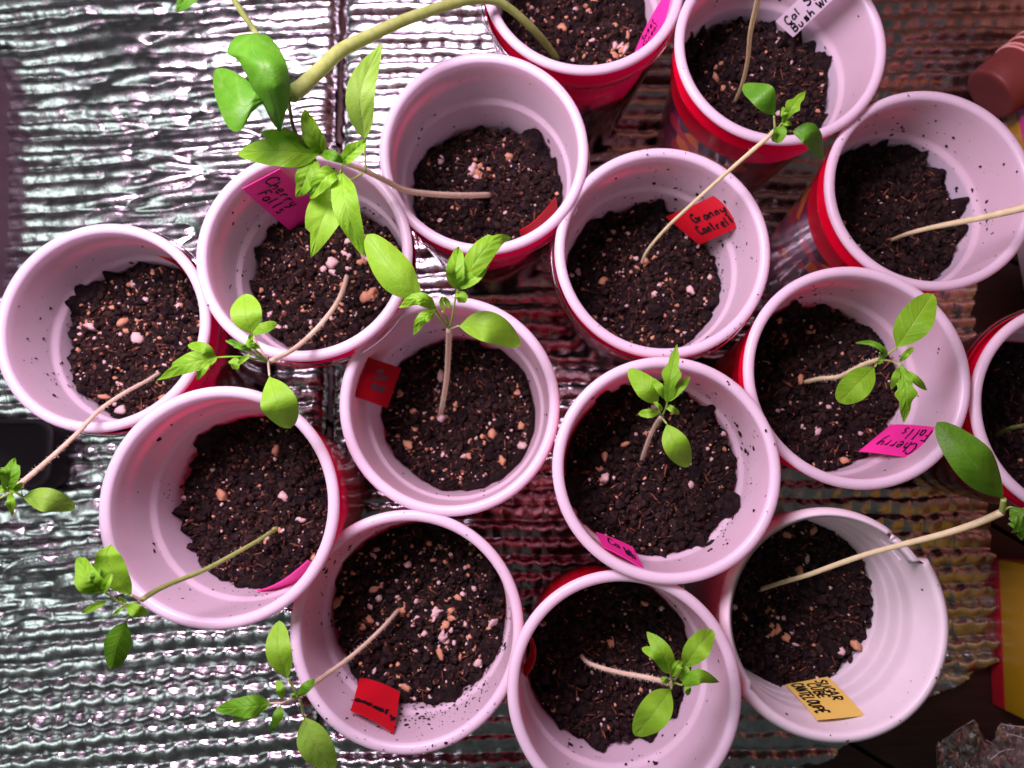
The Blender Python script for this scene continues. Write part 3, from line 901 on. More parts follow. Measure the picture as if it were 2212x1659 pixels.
# P2: largest tomato seedling
t, z = seedling('D', 'tomato_seedling', 'seedling', 'largest tomato seedling, long leaflets spread over the magenta tag',
    [(1060, 421), (1000, 422), (930, 419), (875, 411), (838, 393), (800, 374), (768, 360), (742, 350)], 0.168, 0.75, 0.0015, 0.0010, 'stem_pink', 420, 'tomato seedlings')
tube('stem_tip', catmull([W(742, 350, 0.168), W(700, 335, 0.172), W(655, 305, 0.174), W(612, 280, 0.174)], 14), 0.0009, 0.0012, M['stem_dark'], t)
seed_leaf(t, (790, 372), 0.162, (787, 300), 0.170, (825, 92), 0.178, 62, mid=(780, 195, 0.181), kind='point', mat='seed_leaf_dull', smat='stem_green', fold=0.10, ripple=0.8)
seed_leaf(t, (783, 375), 0.162, (742, 398), 0.160, (672, 557), 0.158, 78, mid=(698, 470, 0.166), mat='seed_leaf', kind='notched', fold=0.10, ripple=0.8)
true_leaf(t, [(742, 352, 0.168), (715, 342, 0.172), (683, 333, 0.175)], [
    ([(690, 334, 0.175), (600, 326, 0.182), (512, 331, 0.174)], 66, 'long', dict(fold=-0.10, seed=1) if False else dict(fold=-0.10, ripple=0.9)),
    ([(690, 332, 0.175), (620, 300, 0.181), (560, 284, 0.180)], 36, 'lance', dict(fold=0.15, ripple=0.9)),
    ([(697, 330, 0.174), (672, 285, 0.182), (657, 233, 0.176)], 42, 'lance', dict(fold=0.15, ripple=1.2)),
    ([(680, 337, 0.174), (660, 385, 0.176), (642, 426, 0.168)], 44, 'long', dict(fold=0.1, ripple=1.2)),
    ([(695, 333, 0.175), (722, 338, 0.178), (742, 352, 0.174)], 24, 'lance', dict(fold=0.2, mat='true_leaf_dark')),
])
true_leaf(t, [(742, 352, 0.168), (738, 362, 0.172), (735, 372, 0.173)], [
    ([(737, 350, 0.172), (766, 325, 0.178), (792, 302, 0.176)], 34, 'lance', dict(fold=0.35, ripple=1.2)),
    ([(728, 368, 0.172), (700, 385, 0.178), (668, 430, 0.170)], 42, 'long', dict(fold=0.12, ripple=1.2)),
    ([(738, 368, 0.172), (748, 450, 0.178), (786, 553, 0.166)], 58, 'long', dict(fold=-0.15, ripple=1.3)),
], hairs=45)

# P3
t, z = seedling('I', 'tomato_seedling', 'seedling', 'tomato seedling with spoon shaped seed leaves above and below its node, left of centre',
    [(750, 592), (742, 622), (727, 655), (700, 692), (668, 726), (630, 757), (585, 780)], 0.158, 0.7, 0.0011, 0.0010, 'stem_pink', 300, 'tomato seedlings')
seed_leaf(t, (576, 778), 0.158, (546, 724), 0.164, (529, 635), 0.164, 66, mid=(532, 680, 0.169), kind='spoon', smat='stem_pink', fold=-0.05)
seed_leaf(t, (579, 779), 0.158, (582, 812), 0.162, (628, 925), 0.156, 76, mid=(600, 868, 0.168), kind='spoon', smat='stem_pink', fold=-0.14)
true_leaf(t, [(578, 780, 0.158), (520, 771, 0.166), (466, 772, 0.168)], [
    ([(470, 772, 0.168), (405, 785, 0.172), (338, 821, 0.163)], 44, 'notched', dict(fold=-0.1, ripple=1)),
    ([(466, 772, 0.168), (440, 752, 0.173), (405, 745, 0.168)], 24, 'spoon', dict(fold=-0.1)),
    ([(455, 777, 0.168), (438, 798, 0.171), (424, 821, 0.165)], 17, 'bud', dict(fold=0.1)),
    ([(512, 772, 0.167), (505, 788, 0.168), (504, 797, 0.164)], 24, 'bud', dict(fold=0.0)),
    ([(513, 788, 0.167), (527, 776, 0.170), (540, 764, 0.170)], 11, 'bud', dict(fold=0.3)),
], smat='true_leaf')
true_leaf(t, [(577, 778, 0.158), (562, 765, 0.166), (547, 752, 0.170)], [
    ([(562, 752, 0.170), (541, 742, 0.172), (545, 722, 0.172)], 17, 'bud', dict(fold=0.4, ripple=2.5)),
    ([(543, 722, 0.172), (570, 708, 0.174), (598, 697, 0.170)], 24, 'spoon', dict(fold=-0.15)),
])
true_leaf(t, [(574, 778, 0.158), (560, 768, 0.162), (545, 758, 0.166)], [
    ([(545, 757, 0.166), (518, 747, 0.170), (490, 735, 0.168)], 15, 'bud', dict(fold=0.45, ripple=2, edge_hair=60, mat='true_leaf_dark')),
])

# P4
t, z = seedling('H', 'tomato_seedling', 'seedling', 'leggy tomato seedling reaching off the left edge',
    [(352, 800), (318, 822), (270, 848), (215, 886), (160, 943), (95, 1002), (43, 1046), (24, 1062)], 0.166, 0.75, 0.0008, 0.0011, 'stem_pink', 420, 'tomato seedlings')
seed_leaf(t, (30, 1060), 0.166, (48, 1072), 0.168, (163, 1098), 0.162, 50, mid=(100, 1080, 0.172), mat='seed_leaf_dull', fold=-0.1)
seed_leaf(t, (20, 1066), 0.166, (0, 1076), 0.168, (-90, 1120), 0.165, 48, mat='seed_leaf_dull', fold=-0.1)
true_leaf(t, [(24, 1062, 0.166), (18, 1058, 0.168), (16, 1052, 0.170)], [
    ([(15, 1058, 0.168), (22, 1022, 0.178), (34, 990, 0.174)], 42, 'notched', dict(fold=0.28, ripple=1.2, mat='true_leaf_dark')),
    ([(18, 1060, 0.168), (34, 1056, 0.172), (50, 1043, 0.170)], 15, 'bud', dict(fold=0.4)),
    ([(23, 1066, 0.166), (23, 1084, 0.170), (26, 1114, 0.164)], 17, 'bud', dict(fold=0.1)),
    ([(18, 1060, 0.166), (4, 1056, 0.168), (-20, 1060, 0.166)], 16, 'bud', dict(fold=0.3)),
])

# P5
t, z = seedling('L', 'tomato_seedling', 'seedling', 'tomato seedling with a broad cupped seed leaf standing up at the lower left rim',
    [(605, 1136), (560, 1166), (500, 1200), (440, 1232), (380, 1256), (340, 1274), (307, 1295)], 0.172, 0.75, 0.0009, 0.0010, 'stem_green', 160, 'tomato seedlings')
lf = edge_leaf(t, 'seed_leaf', [(284, 1286), (250, 1277), (224, 1262), (207, 1238), (204, 1208), (216, 1188), (240, 1176)],
               [(284, 1286), (285, 1262), (277, 1235), (264, 1203), (240, 1176)], [0.174, 0.180, 0.184, 0.185, 0.181], 'seed_leaf', -0.003, 2)
stalk(lf, (305, 1296), 0.172, (283, 1285), 0.175, 0.0005, 'stem_pink')
seed_leaf(t, (300, 1302), 0.172, (272, 1342), 0.164, (240, 1447), 0.150, 56, mid=(250, 1395, 0.160), mat='true_leaf_dark', fold=-0.35, kind='spoon')
true_leaf(t, [(297, 1302, 0.172), (268, 1306, 0.175), (240, 1288, 0.178), (222, 1276, 0.180)], [
    ([(222, 1276, 0.180), (190, 1250, 0.186), (174, 1203, 0.180)], 48, 'long', dict(fold=0.4, ripple=1.5, mat='true_leaf')),
    ([(215, 1272, 0.180), (190, 1262, 0.184), (162, 1244, 0.180)], 22, 'spoon', dict(fold=0.2, mat='true_leaf_dark')),
    ([(222, 1280, 0.180), (230, 1262, 0.185), (241, 1238, 0.184)], 17, 'bud', dict(fold=0.4)),
    ([(212, 1225, 0.183), (205, 1245, 0.186), (204, 1270, 0.182)], 18, 'lance', dict(fold=0.2, mat='true_leaf_dark')),
    ([(230, 1299, 0.177), (205, 1310, 0.179), (178, 1324, 0.174)], 16, 'bud', dict(fold=0.3)),
])
true_leaf(t, [(297, 1302, 0.172), (285, 1306, 0.175), (272, 1306, 0.176)], [
    ([(272, 1306, 0.176), (295, 1320, 0.178), (318, 1327, 0.172)], 27, 'bud', dict(fold=0.0)),
    ([(272, 1308, 0.176), (258, 1318, 0.177), (243, 1330, 0.173)], 8, 'bud', dict(fold=0.3)),
    ([(274, 1304, 0.176), (265, 1296, 0.180), (257, 1289, 0.182)], 8, 'bud', dict(fold=0.3)),
])

# P6
t, z = seedling('M', 'tomato_seedling', 'seedling', 'tomato seedling leaning left off the dirty cup, oval seed leaves above and below',
    [(864, 1313), (830, 1352), (780, 1400), (735, 1436), (690, 1468), (653, 1497), (640, 1507)], 0.162, 0.75, 0.0009, 0.0009, 'stem_pink', 420, 'tomato seedlings')
seed_leaf(t, (641, 1500), 0.162, (622, 1465), 0.166, (602, 1341), 0.166, 52, mid=(602, 1405, 0.172), fold=0.08)
seed_leaf(t, (648, 1509), 0.162, (657, 1548), 0.158, (722, 1665), 0.150, 66, mid=(680, 1608, 0.158), mat='seed_leaf_dull', fold=0.05)
true_leaf(t, [(640, 1506, 0.162), (612, 1518, 0.166), (583, 1519, 0.168)], [
    ([(585, 1519, 0.168), (530, 1528, 0.173), (466, 1531, 0.166)], 46, 'long', dict(fold=-0.18, ripple=1.0, mat='true_leaf_dark', edge_hair=90)),
    ([(570, 1530, 0.168), (535, 1545, 0.168), (500, 1560, 0.162)], 22, 'long', dict(fold=-0.1, mat='true_leaf_dark')),
    ([(608, 1512, 0.167), (605, 1490, 0.172), (597, 1469, 0.168)], 19, 'bud', dict(fold=-0.3)),
    ([(606, 1524, 0.167), (598, 1552, 0.168), (582, 1582, 0.160)], 22, 'long', dict(fold=-0.2, mat='true_leaf_dark')),
], smat='stem_pink')
true_leaf(t, [(643, 1505, 0.162), (646, 1500, 0.164), (648, 1497, 0.165)], [
    ([(643, 1504, 0.164), (660, 1486, 0.170), (680, 1467, 0.167)], 22, 'bud', dict(fold=-0.2, mat='true_leaf_dark')),
    ([(640, 1510, 0.164), (634, 1504, 0.168), (631, 1497, 0.168)], 9, 'bud', dict(fold=0.2)),
])

# P7: centre
t, z = seedling('J', 'tomato_seedling', 'seedling', 'upright hairy tomato seedling in the centre cup with a tall lobed leaf',
    [(951, 897), (958, 862), (965, 815), (968, 765), (970, 712)], 0.152, 0.9, 0.0013, 0.0012, 'stem_pink', 700, 'tomato seedlings')
seed_leaf(t, (966, 706), 0.152, (912, 648), 0.164, (792, 506), 0.172, 82, mid=(858, 594, 0.172), fold=-0.12, kind='spoon', smat='stem_green', curl=-0.4)
seed_leaf(t, (972, 711), 0.152, (990, 704), 0.157, (1125, 745), 0.152, 66, mid=(1056, 706, 0.163), fold=-0.10, smat='stem_pink', kind='seed')
true_leaf(t, [(970, 708, 0.152), (976, 690, 0.160), (982, 655, 0.168), (988, 625, 0.174)], [
    ([(986, 625, 0.174), (984, 580, 0.182), (992, 534, 0.178)], 40, 'long', dict(fold=0.28, ripple=1.2)),
    ([(990, 624, 0.174), (1030, 560, 0.184), (1070, 518, 0.182), (1107, 513, 0.174)], 52, 'notchedL', dict(fold=-0.18, ripple=1.2, edge_hair=80)),
    ([(992, 622, 0.174), (1022, 600, 0.180), (1052, 576, 0.176)], 28, 'bud', dict(fold=0.2)),
    ([(990, 628, 0.172), (995, 642, 0.174), (992, 654, 0.170)], 30, 'bud', dict(fold=-0.1)),
], hairs=50)
true_leaf(t, [(969, 708, 0.152), (955, 690, 0.158), (940, 668, 0.164)], [
    ([(946, 668, 0.164), (905, 645, 0.172), (861, 663, 0.166)], 30, 'long', dict(fold=-0.3, ripple=1.4)),
    ([(942, 672, 0.164), (912, 688, 0.168), (892, 724, 0.160)], 26, 'long', dict(fold=-0.25, ripple=1.2)),
], hairs=40)
bud(t, [(962, 672, 0.160), (954, 655, 0.168), (957, 638, 0.172)], 10)
bud(t, [(972, 665, 0.160), (965, 652, 0.168), (956, 640, 0.171)], 12)
tube('young_stalk', catmull([W(971, 708, 0.152), W(966, 690, 0.156), W(955, 672, 0.161)], 8), 0.0006, 0.0004, M['stem_green'], t)

# P8
t, z = seedling('E', 'tomato_seedling', 'seedling', 'tomato seedling with a long straight stem crossing the big red tag',
    [(1386, 578), (1396, 545), (1440, 492), (1500, 436), (1560, 382), (1615, 334), (1655, 300), (1676, 280)], 0.164, 0.75, 0.0007, 0.0010, 'stem_pale', 60, 'tomato seedlings')
seed_leaf(t, (1674, 284), 0.164, (1672, 250), 0.168, (1605, 183), 0.165, 50, mid=(1648, 205, 0.175), mat='vine_leaf', fold=-0.10)
seed_leaf(t, (1676, 283), 0.164, (1710, 283), 0.168, (1779, 342), 0.155, 44, mid=(1752, 290, 0.170), mat='vine_leaf', fold=-0.25)
true_leaf(t, [(1676, 282, 0.164), (1686, 270, 0.168), (1692, 262, 0.170)], [
    ([(1690, 265, 0.170), (1712, 230, 0.178), (1742, 195, 0.176)], 36, 'tooth2', dict(fold=0.15, mat='true_leaf')),
    ([(1693, 262, 0.170), (1694, 248, 0.175), (1692, 230, 0.174)], 14, 'bud', dict(fold=0.2)),
    ([(1690, 266, 0.170), (1700, 266, 0.172), (1712, 270, 0.170)], 11, 'bud', dict(fold=0.0)),
], hairs=14)
bud(t, [(1678, 274, 0.166), (1684, 288, 0.168), (1670, 306, 0.162)], 28, 'true_leaf_dark')

# P9
t, z = seedling('B', 'seedling', 'seedling', 'bare pale stem rising from the cup with the white tag and leaving at the top',
    [(1587, 221), (1603, 182), (1615, 130), (1621, 70), (1636, 5), (1650, -70)], 0.20, 0.8, 0.0008, 0.0012, 'stem_pale', 30)
# P10
t, z = seedling('C', 'seedling', 'seedling', 'thick pale stem leaning out over the right edge of the berry printed cup',
    [(1922, 520), (1960, 505), (2010, 492), (2070, 480), (2130, 468), (2215, 448), (2300, 425)], 0.152, 0.55, 0.0008, 0.0019, 'stem_pale', 20)
# P11
t, z = seedling('F', 'tomato_seedling', 'seedling', 'tomato seedling with deeply cut leaf hanging above the pink upside down tag',
    [(1735, 826), (1770, 818), (1810, 814), (1840, 800), (1870, 785), (1905, 775)], 0.142, 0.7, 0.0010, 0.0009, 'stem_pale', 420, 'tomato seedlings')
seed_leaf(t, (1908, 772), 0.142, (1936, 752), 0.147, (2014, 634), 0.150, 68, mid=(1976, 694, 0.154), mat='true_leaf', fold=0.10)
seed_leaf(t, (1900, 778), 0.142, (1890, 792), 0.146, (1813, 870), 0.142, 62, mid=(1852, 830, 0.150), mat='true_leaf', fold=0.10, kind='spoon')
true_leaf(t, [(1905, 778, 0.142), (1925, 780, 0.147), (1946, 790, 0.150)], [
    ([(1946, 788, 0.150), (1958, 850, 0.154), (1952, 913, 0.145)], 46, 'tooth2', dict(fold=-0.1, ripple=1)),
    ([(1948, 790, 0.150), (1955, 830, 0.153), (1955, 890, 0.149)], 32, 'lance', dict(fold=-0.1, ripple=1)),
    ([(1944, 794, 0.150), (1935, 815, 0.153), (1926, 842, 0.148)], 16, 'bud', dict(fold=-0.1)),
    ([(1956, 800, 0.150), (1978, 820, 0.153), (2003, 843, 0.148)], 18, 'bud', dict(fold=-0.1)),
    ([(1944, 782, 0.150), (1958, 765, 0.154), (1973, 751, 0.152)], 14, 'bud', dict(fold=0.2)),
])
true_leaf(t, [(1905, 776, 0.142), (1904, 770, 0.146), (1900, 762, 0.150)], [
    ([(1906, 780, 0.147), (1910, 760, 0.155), (1885, 742, 0.156), (1847, 740, 0.149)], 12, 'bud', dict(fold=0.4, mat='true_leaf_dark', edge_hair=60)),
    ([(1905, 770, 0.148), (1902, 778, 0.150), (1895, 786, 0.148)], 11, 'bud', dict(fold=0.3, mat='true_leaf')),
])
# P12 cucumber-like at right
t, z = seedling('O', 'cucumber_seedling', 'seedling', 'pale stemmed seedling with one long dark green seed leaf above the white cup',
    [(1640, 1274), (1690, 1258), (1745, 1242), (1800, 1222), (1870, 1198), (1950, 1176), (2040, 1153), (2110, 1130), (2165, 1106)], 0.165, 0.75, 0.0010, 0.0014, 'stem_pale', 10)
seed_leaf(t, (2165, 1106), 0.165, (2168, 1078), 0.170, (2024, 912), 0.176, 84, mid=(2104, 1002, 0.180), mat='cucumber_leaf', fold=-0.22, r=0.0010, asym=0.1, smat='stem_green')
true_leaf(t, [(2166, 1106, 0.165), (2180, 1096, 0.169), (2195, 1098, 0.172)], [
    ([(2180, 1100, 0.172), (2215, 1120, 0.176), (2260, 1150, 0.170)], 80, 'tooth2', dict(fold=-0.1, mat='cucumber_leaf', ripple=2, edge_hair=90)),
    ([(2185, 1108, 0.170), (2200, 1130, 0.172), (2206, 1168, 0.166)], 34, 'tooth2', dict(fold=-0.1, mat='true_leaf_dark', ripple=2, edge_hair=60)),
])
# P13
t, z = seedling('K', 'tomato_seedling', 'seedling', 'small upright tomato seedling in the fullest cup, lobed leaf pointing up the picture',
    [(1386, 996), (1394, 970), (1406, 938), (1420, 912), (1429, 900)], 0.142, 0.9, 0.0009, 0.0009, 'stem_pink', 400, 'tomato seedlings')
seed_leaf(t, (1427, 897), 0.142, (1420, 874), 0.146, (1358, 797), 0.146, 50, mid=(1398, 838, 0.153), mat='true_leaf', fold=-0.06, kind='seed', curl=-0.2)
seed_leaf(t, (1430, 903), 0.142, (1440, 915), 0.145, (1489, 1007), 0.138, 56, mid=(1460, 960, 0.148), mat='seed_leaf', fold=-0.06, kind='spoon')
true_leaf(t, [(1431, 897, 0.142), (1438, 882, 0.147), (1441, 870, 0.150)], [
    ([(1441, 872, 0.150), (1450, 810, 0.158), (1463, 742, 0.152)], 44, 'tooth2', dict(fold=0.1)),
    ([(1441, 870, 0.150), (1450, 830, 0.156), (1458, 780, 0.155)], 24, 'lance', dict(fold=0.1)),
    ([(1442, 868, 0.150), (1468, 838, 0.155), (1490, 813, 0.150)], 19, 'bud', dict(fold=0.25)),
    ([(1440, 864, 0.150), (1425, 838, 0.155), (1410, 817, 0.150)], 19, 'bud', dict(fold=-0.1)),
])
true_leaf(t, [(1428, 896, 0.142), (1424, 893, 0.145), (1420, 891, 0.146)], [
    ([(1424, 890, 0.145), (1402, 893, 0.150), (1379, 893, 0.146)], 20, 'bud', dict(fold=0.2)),
    ([(1430, 888, 0.146), (1424, 878, 0.150), (1412, 868, 0.150)], 10, 'bud', dict(fold=0.2)),
    ([(1438, 876, 0.146), (1452, 884, 0.150), (1468, 895, 0.145)], 14, 'bud', dict(fold=0.2)),
])
# P14
t, z = seedling('N', 'tomato_seedling', 'seedling', 'tomato seedling leaning right in the bottom edge cup, hairy stem, four bright leaves',
    [(1252, 1411), (1266, 1428), (1292, 1440), (1340, 1453), (1390, 1462), (1434, 1472), (1453, 1474)], 0.148, 0.7, 0.0008, 0.0011, 'stem_pink', 600, 'tomato seedlings')
seed_leaf(t, (1455, 1472), 0.148, (1476, 1444), 0.152, (1541, 1362), 0.152, 50, mid=(1508, 1398, 0.159), mat='seed_leaf', fold=0.14)
seed_leaf(t, (1452, 1476), 0.148, (1450, 1488), 0.151, (1373, 1590), 0.148, 66, mid=(1414, 1538, 0.158), mat='seed_leaf', fold=0.10)
true_leaf(t, [(1453, 1473, 0.148), (1450, 1462, 0.153), (1446, 1452, 0.156)], [
    ([(1447, 1454, 0.156), (1428, 1405, 0.163), (1397, 1364, 0.158)], 42, 'lance', dict(fold=0.1)),
    ([(1440, 1436, 0.157), (1412, 1412, 0.162), (1386, 1400, 0.158)], 22, 'bud', dict(fold=0.1)),
    ([(1452, 1462, 0.156), (1462, 1440, 0.160), (1474, 1428, 0.158)], 18, 'bud', dict(fold=0.3)),
    ([(1448, 1472, 0.154), (1436, 1470, 0.158), (1430, 1462, 0.156)], 13, 'bud', dict(fold=0.2)),
])
true_leaf(t, [(1456, 1474, 0.148), (1466, 1478, 0.152), (1474, 1480, 0.154)], [
    ([(1474, 1480, 0.154), (1512, 1462, 0.160), (1554, 1474, 0.152)], 32, 'lance', dict(fold=-0.15)),
    ([(1478, 1484, 0.154), (1486, 1490, 0.155), (1484, 1503, 0.150)], 15, 'bud', dict(fold=-0.1)),
    ([(1496, 1462, 0.156), (1504, 1456, 0.158), (1510, 1442, 0.156)], 10, 'bud', dict(fold=-0.1)),
    ([(1470, 1470, 0.153), (1480, 1452, 0.157), (1476, 1440, 0.156)], 20, 'bud', dict(fold=0.3)),
])
# P15
t, z = seedling('G', 'seedling', 'seedling', 'pale stem in the dark cup cut by the right edge', [(2150, 940), (2180, 926), (2215, 918), (2260, 905)], 0.12, 0.8, 0.0009, 0.0011, 'stem_dark', 20)

# ------------------------------------------------------------------ plant tags with handwriting
G = {
 'C': [[(.6,.82),(.45,1),(.2,.9),(.06,.5),(.15,.1),(.4,0),(.65,.15)]],
 'h': [[(.12,1),(.08,0)],[(.1,.32),(.3,.52),(.45,.42),(.46,0)]],
 'e': [[(.1,.28),(.48,.34),(.4,.54),(.18,.5),(.08,.22),(.28,0),(.55,.1)]],
 'r': [[(.1,.52),(.1,0)],[(.1,.32),(.28,.5),(.46,.46)]],
 'y': [[(.05,.5),(.1,.15),(.35,.12),(.52,.5)],[(.52,.5),(.4,-.1),(.1,-.42)]],
 'F': [[(.08,0),(.14,1)],[(.1,1),(.65,.96)],[(.1,.55),(.5,.55)]],
 'a': [[(.46,.46),(.22,.52),(.06,.2),(.22,0),(.44,.18),(.48,.5),(.52,0)]],
 'l': [[(.14,1),(.1,.4),(.14,0)]],
 's': [[(.48,.5),(.18,.5),(.14,.34),(.44,.2),(.38,.02),(.06,.03)]],
 'S': [[(.6,.9),(.3,1),(.1,.78),(.5,.5),(.55,.2),(.3,0),(.05,.1)]],
 'w': [[(.04,.5),(.16,0),(.3,.4),(.44,0),(.6,.5)]],
 't': [[(.25,.9),(.22,.1),(.4,0)],[(.05,.55),(.45,.58)]],
 'B': [[(.1,0),(.1,1)],[(.1,1),(.5,.9),(.45,.6),(.1,.52)],[(.1,.52),(.58,.42),(.5,.05),(.08,0)]],
 'u': [[(.06,.5),(.1,.06),(.35,.04),(.46,.5)],[(.46,.5),(.5,0)]],
 'G': [[(.6,.85),(.35,1),(.08,.6),(.15,.1),(.45,0),(.6,.2),(.62,.45),(.38,.45)]],
 'n': [[(.08,.52),(.08,0)],[(.08,.3),(.3,.52),(.44,.38),(.46,0)]],
 'm': [[(.06,.5),(.06,0)],[(.06,.35),(.2,.5),(.28,.0)],[(.28,.35),(.45,.5),(.52,0)]],
 'L': [[(.12,1),(.1,.02),(.55,.0)]],
 'U': [[(.08,1),(.1,.2),(.3,0),(.5,.2),(.54,1)]],
 'A': [[(.02,0),(.3,1),(.58,0)],[(.14,.38),(.48,.4)]],
 'R': [[(.1,0),(.1,1)],[(.1,1),(.55,.85),(.45,.55),(.1,.5)],[(.2,.5),(.6,0)]],
 'E': [[(.55,1),(.1,1),(.1,0),(.58,0)],[(.1,.52),(.45,.52)]],
 'T': [[(.3,1),(.3,0)],[(.02,1),(.6,.98)]],
 'O': [[(.3,1),(.06,.6),(.12,.1),(.35,0),(.56,.4),(.5,.85),(.3,1)]],
 'P': [[(.1,0),(.1,1)],[(.1,1),(.56,.85),(.5,.55),(.1,.48)]],
 'W': [[(.02,1),(.18,0),(.32,.7),(.46,0),(.64,1)]],
 'M': [[(.04,0),(.1,1),(.3,.4),(.5,1),(.58,0)]],
 'N': [[(.08,0),(.1,1),(.5,0),(.54,1)]],
 'o': [[(.28,.52),(.07,.3),(.15,.03),(.38,.05),(.45,.35),(.28,.52)]],
 'k': [[(.1,1),(.08,0)],[(.45,.5),(.1,.25),(.5,0)]],
 'i': [[(.15,.5),(.14,0)],[(.16,.75),(.17,.8)]],
 ' ': [],
}
def plant_tag(key, corners, mat, lines, label, bow=0.002, size=1.0, pen=0.00042, thick=0.0003, group='plastic plant tags', scribble=False, fold_z=None):
    """corners (px,py,z): top-left, top-right, bottom-right, bottom-left as the writing reads"""
    A, B, C_, D = [W(*q) for q in corners]
    cen = (A + B + C_ + D) / 4
    ex = ((B - A) + (C_ - D)) / 2; ey = ((A - D) + (B - C_)) / 2
    nrm = ex.cross(ey).normalized()
    if nrm.dot(Vector((0, 0, CAMZ)) - cen) < 0: nrm = -nrm
    def pt(u, v, off=0.0):
        p = (A * (1 - u) + B * u) * (v) + (D * (1 - u) + C_ * u) * (1 - v)
        return p + nrm * (bow * (4 * u * (1 - u)) + off)
    n = 10
    V = []; F = []
    for s, off in enumerate((thick, 0.0)):
        for i in range(n):
            for j in range(n): V.append(pt(i / (n - 1), j / (n - 1), off))
    def id_(s, i, j): return s * n * n + i * n + j
    for i in range(n - 1):
        for j in range(n - 1):
            F.append((id_(0, i, j), id_(0, i + 1, j), id_(0, i + 1, j + 1), id_(0, i, j + 1)))
            F.append((id_(1, i, j + 1), id_(1, i + 1, j + 1), id_(1, i + 1, j), id_(1, i, j)))
    for i in range(n - 1):
        for j in (0, n - 1):
            F.append((id_(0, i, j), id_(0, i + 1, j), id_(1, i + 1, j), id_(1, i, j)))
            F.append((id_(0, j, i), id_(0, j, i + 1), id_(1, j, i + 1), id_(1, j, i)))
    t = empty('plant_tag', cen, label, 'plant tag', group)
    o = mesh_obj('tag_strip', np.array([v[:] for v in V]), F, M[mat], t, smooth=False)
    if not lines: return t
    rng = random.Random(int(corners[0][0]))
    LV = []; LF = []
    wid, hei = ex.length, ey.length
    for ln in lines:
        txt, u0, v0, cw, ch = ln[:5]           # start, character width and height in tag units
        sl = ln[5] if len(ln) > 5 else 0.0
        x = u0
        for chh in txt:
            for st_ in G.get(chh, []):
                pts = catmull([Vector((a, b_, 0)) for a, b_ in st_], 4 * len(st_)) if len(st_) > 2 else [Vector((st_[0][0], st_[0][1], 0)).lerp(Vector((st_[1][0], st_[1][1], 0)), k / 3) for k in range(4)]
                jx, jy = rng.uniform(-.05, .05), rng.uniform(-.06, .06)
                Q = []
                for q in pts:
                    uu = x + (q.x + jx + 0.12 * q.y) * cw; vv = v0 + (q.y + jy) * ch + sl * (x - u0)
                    Q.append(pt(min(max(uu, 0.01), 0.99), min(max(vv, 0.01), 0.99), thick + 0.00012))
                base = len(LV)
                T_ = frame(Q)
                for q, tt in zip(Q, T_):
                    sd = tt.cross(nrm).normalized() * pen * rng.uniform(1.0, 1.5)
                    LV += [q - sd, q + sd]
                for k in range(len(Q) - 1):
                    a = base + 2 * k
                    LF.append((a, a + 1, a + 3, a + 2))
            x += cw * (0.72 if chh != ' ' else 0.4)
    mesh_obj('handwriting', np.array([v[:] for v in LV]), LF, M['ink'], o, smooth=False)
    return t
zr = lambda k, d: CUPS[k]['rimz'] - d
# magenta tag of cup I
plant_tag('I', [(523, 406, zr('I', .012)), (608, 362, zr('I', .012)), (672, 420, zr('I', .046)), (600, 480, zr('I', .046))][0:0] or
          [(604, 364, zr('I', .002)), (700, 452, zr('I', .050)), (636, 505, zr('I', .050)), (523, 407, zr('I', .002))], 'tag_pink',
          [('Cherry', 0.04, 0.50, 0.125, 0.30), ('Falls', 0.14, 0.16, 0.115, 0.28)], 'magenta tag lettered Cherry Falls, in the cup beneath the largest tomato leaves', bow=0.0015, pen=0.00036)
plant_tag('F', [(1982, 993, zr('F', .012)), (1855, 976, zr('F', .038)), (1925, 918, zr('F', .038)), (2022, 924, zr('F', .012))], 'tag_pink',
          [('Cherry', 0.10, 0.55, 0.17, 0.34), ('Falls', 0.0, 0.12, 0.16, 0.34)], 'pink tag with upside down Cherry Falls in the right hand cup', bow=0.0008, pen=0.00030)
plant_tag('E', [(1438, 468, zr('E', .044)), (1570, 409, zr('E', .014)), (1623, 476, zr('E', .014)), (1510, 528, zr('E', .044))], 'tag_red',
          [('Granny', 0.30, 0.55, 0.125, 0.24, -0.12), ('Cantrell', 0.22, 0.22, 0.108, 0.24, -0.12)], 'big bright red tag with two handwritten lines, behind the long stem', bow=0.002, pen=0.00042)
plant_tag('B', [(1676, 46, zr('B', .036)), (1836, -110, zr('B', -.024)), (1876, -74, zr('B', -.024)), (1714, 80, zr('B', .036))], 'tag_white',
          [('Cal Sweet', 0.07, 0.52, 0.115, 0.34), ('Bush WM', 0.06, 0.10, 0.115, 0.32)], 'white tag reading Cal Sweet Bush, in the cup at the top', bow=0.0005, pen=0.0004)
plant_tag('A', [(1376, 150, zr('A', .040)), (1374, 108, zr('A', .040)), (1440, -12, zr('A', .012)), (1462, 22, zr('A', .008))][0:0] or
          [(1372, 112, zr('A', .042)), (1440, -18, zr('A', .010)), (1466, 20, zr('A', .008)), (1386, 140, zr('A', .042))], 'tag_pink',
          [('Sweet', 0.25, 0.64, 0.11, 0.26), ('Anneal', 0.2, 0.36, 0.11, 0.24), ('Cherry', 0.02, 0.06, 0.12, 0.26)], 'bright pink tag in the cup cut by the top edge', bow=0.0015, pen=0.00022)
plant_tag('J', [(796, 772, zr('J', .010)), (866, 795, zr('J', .030)), (836, 882, zr('J', .030)), (765, 856, zr('J', .010))], 'tag_crimson',
          [('Sn', 0.24, 0.56, 0.30, 0.24), ('ow', 0.26, 0.30, 0.30, 0.28)], 'small dark red tag on the left wall of the centre cup', bow=0.0015, pen=0.00042)
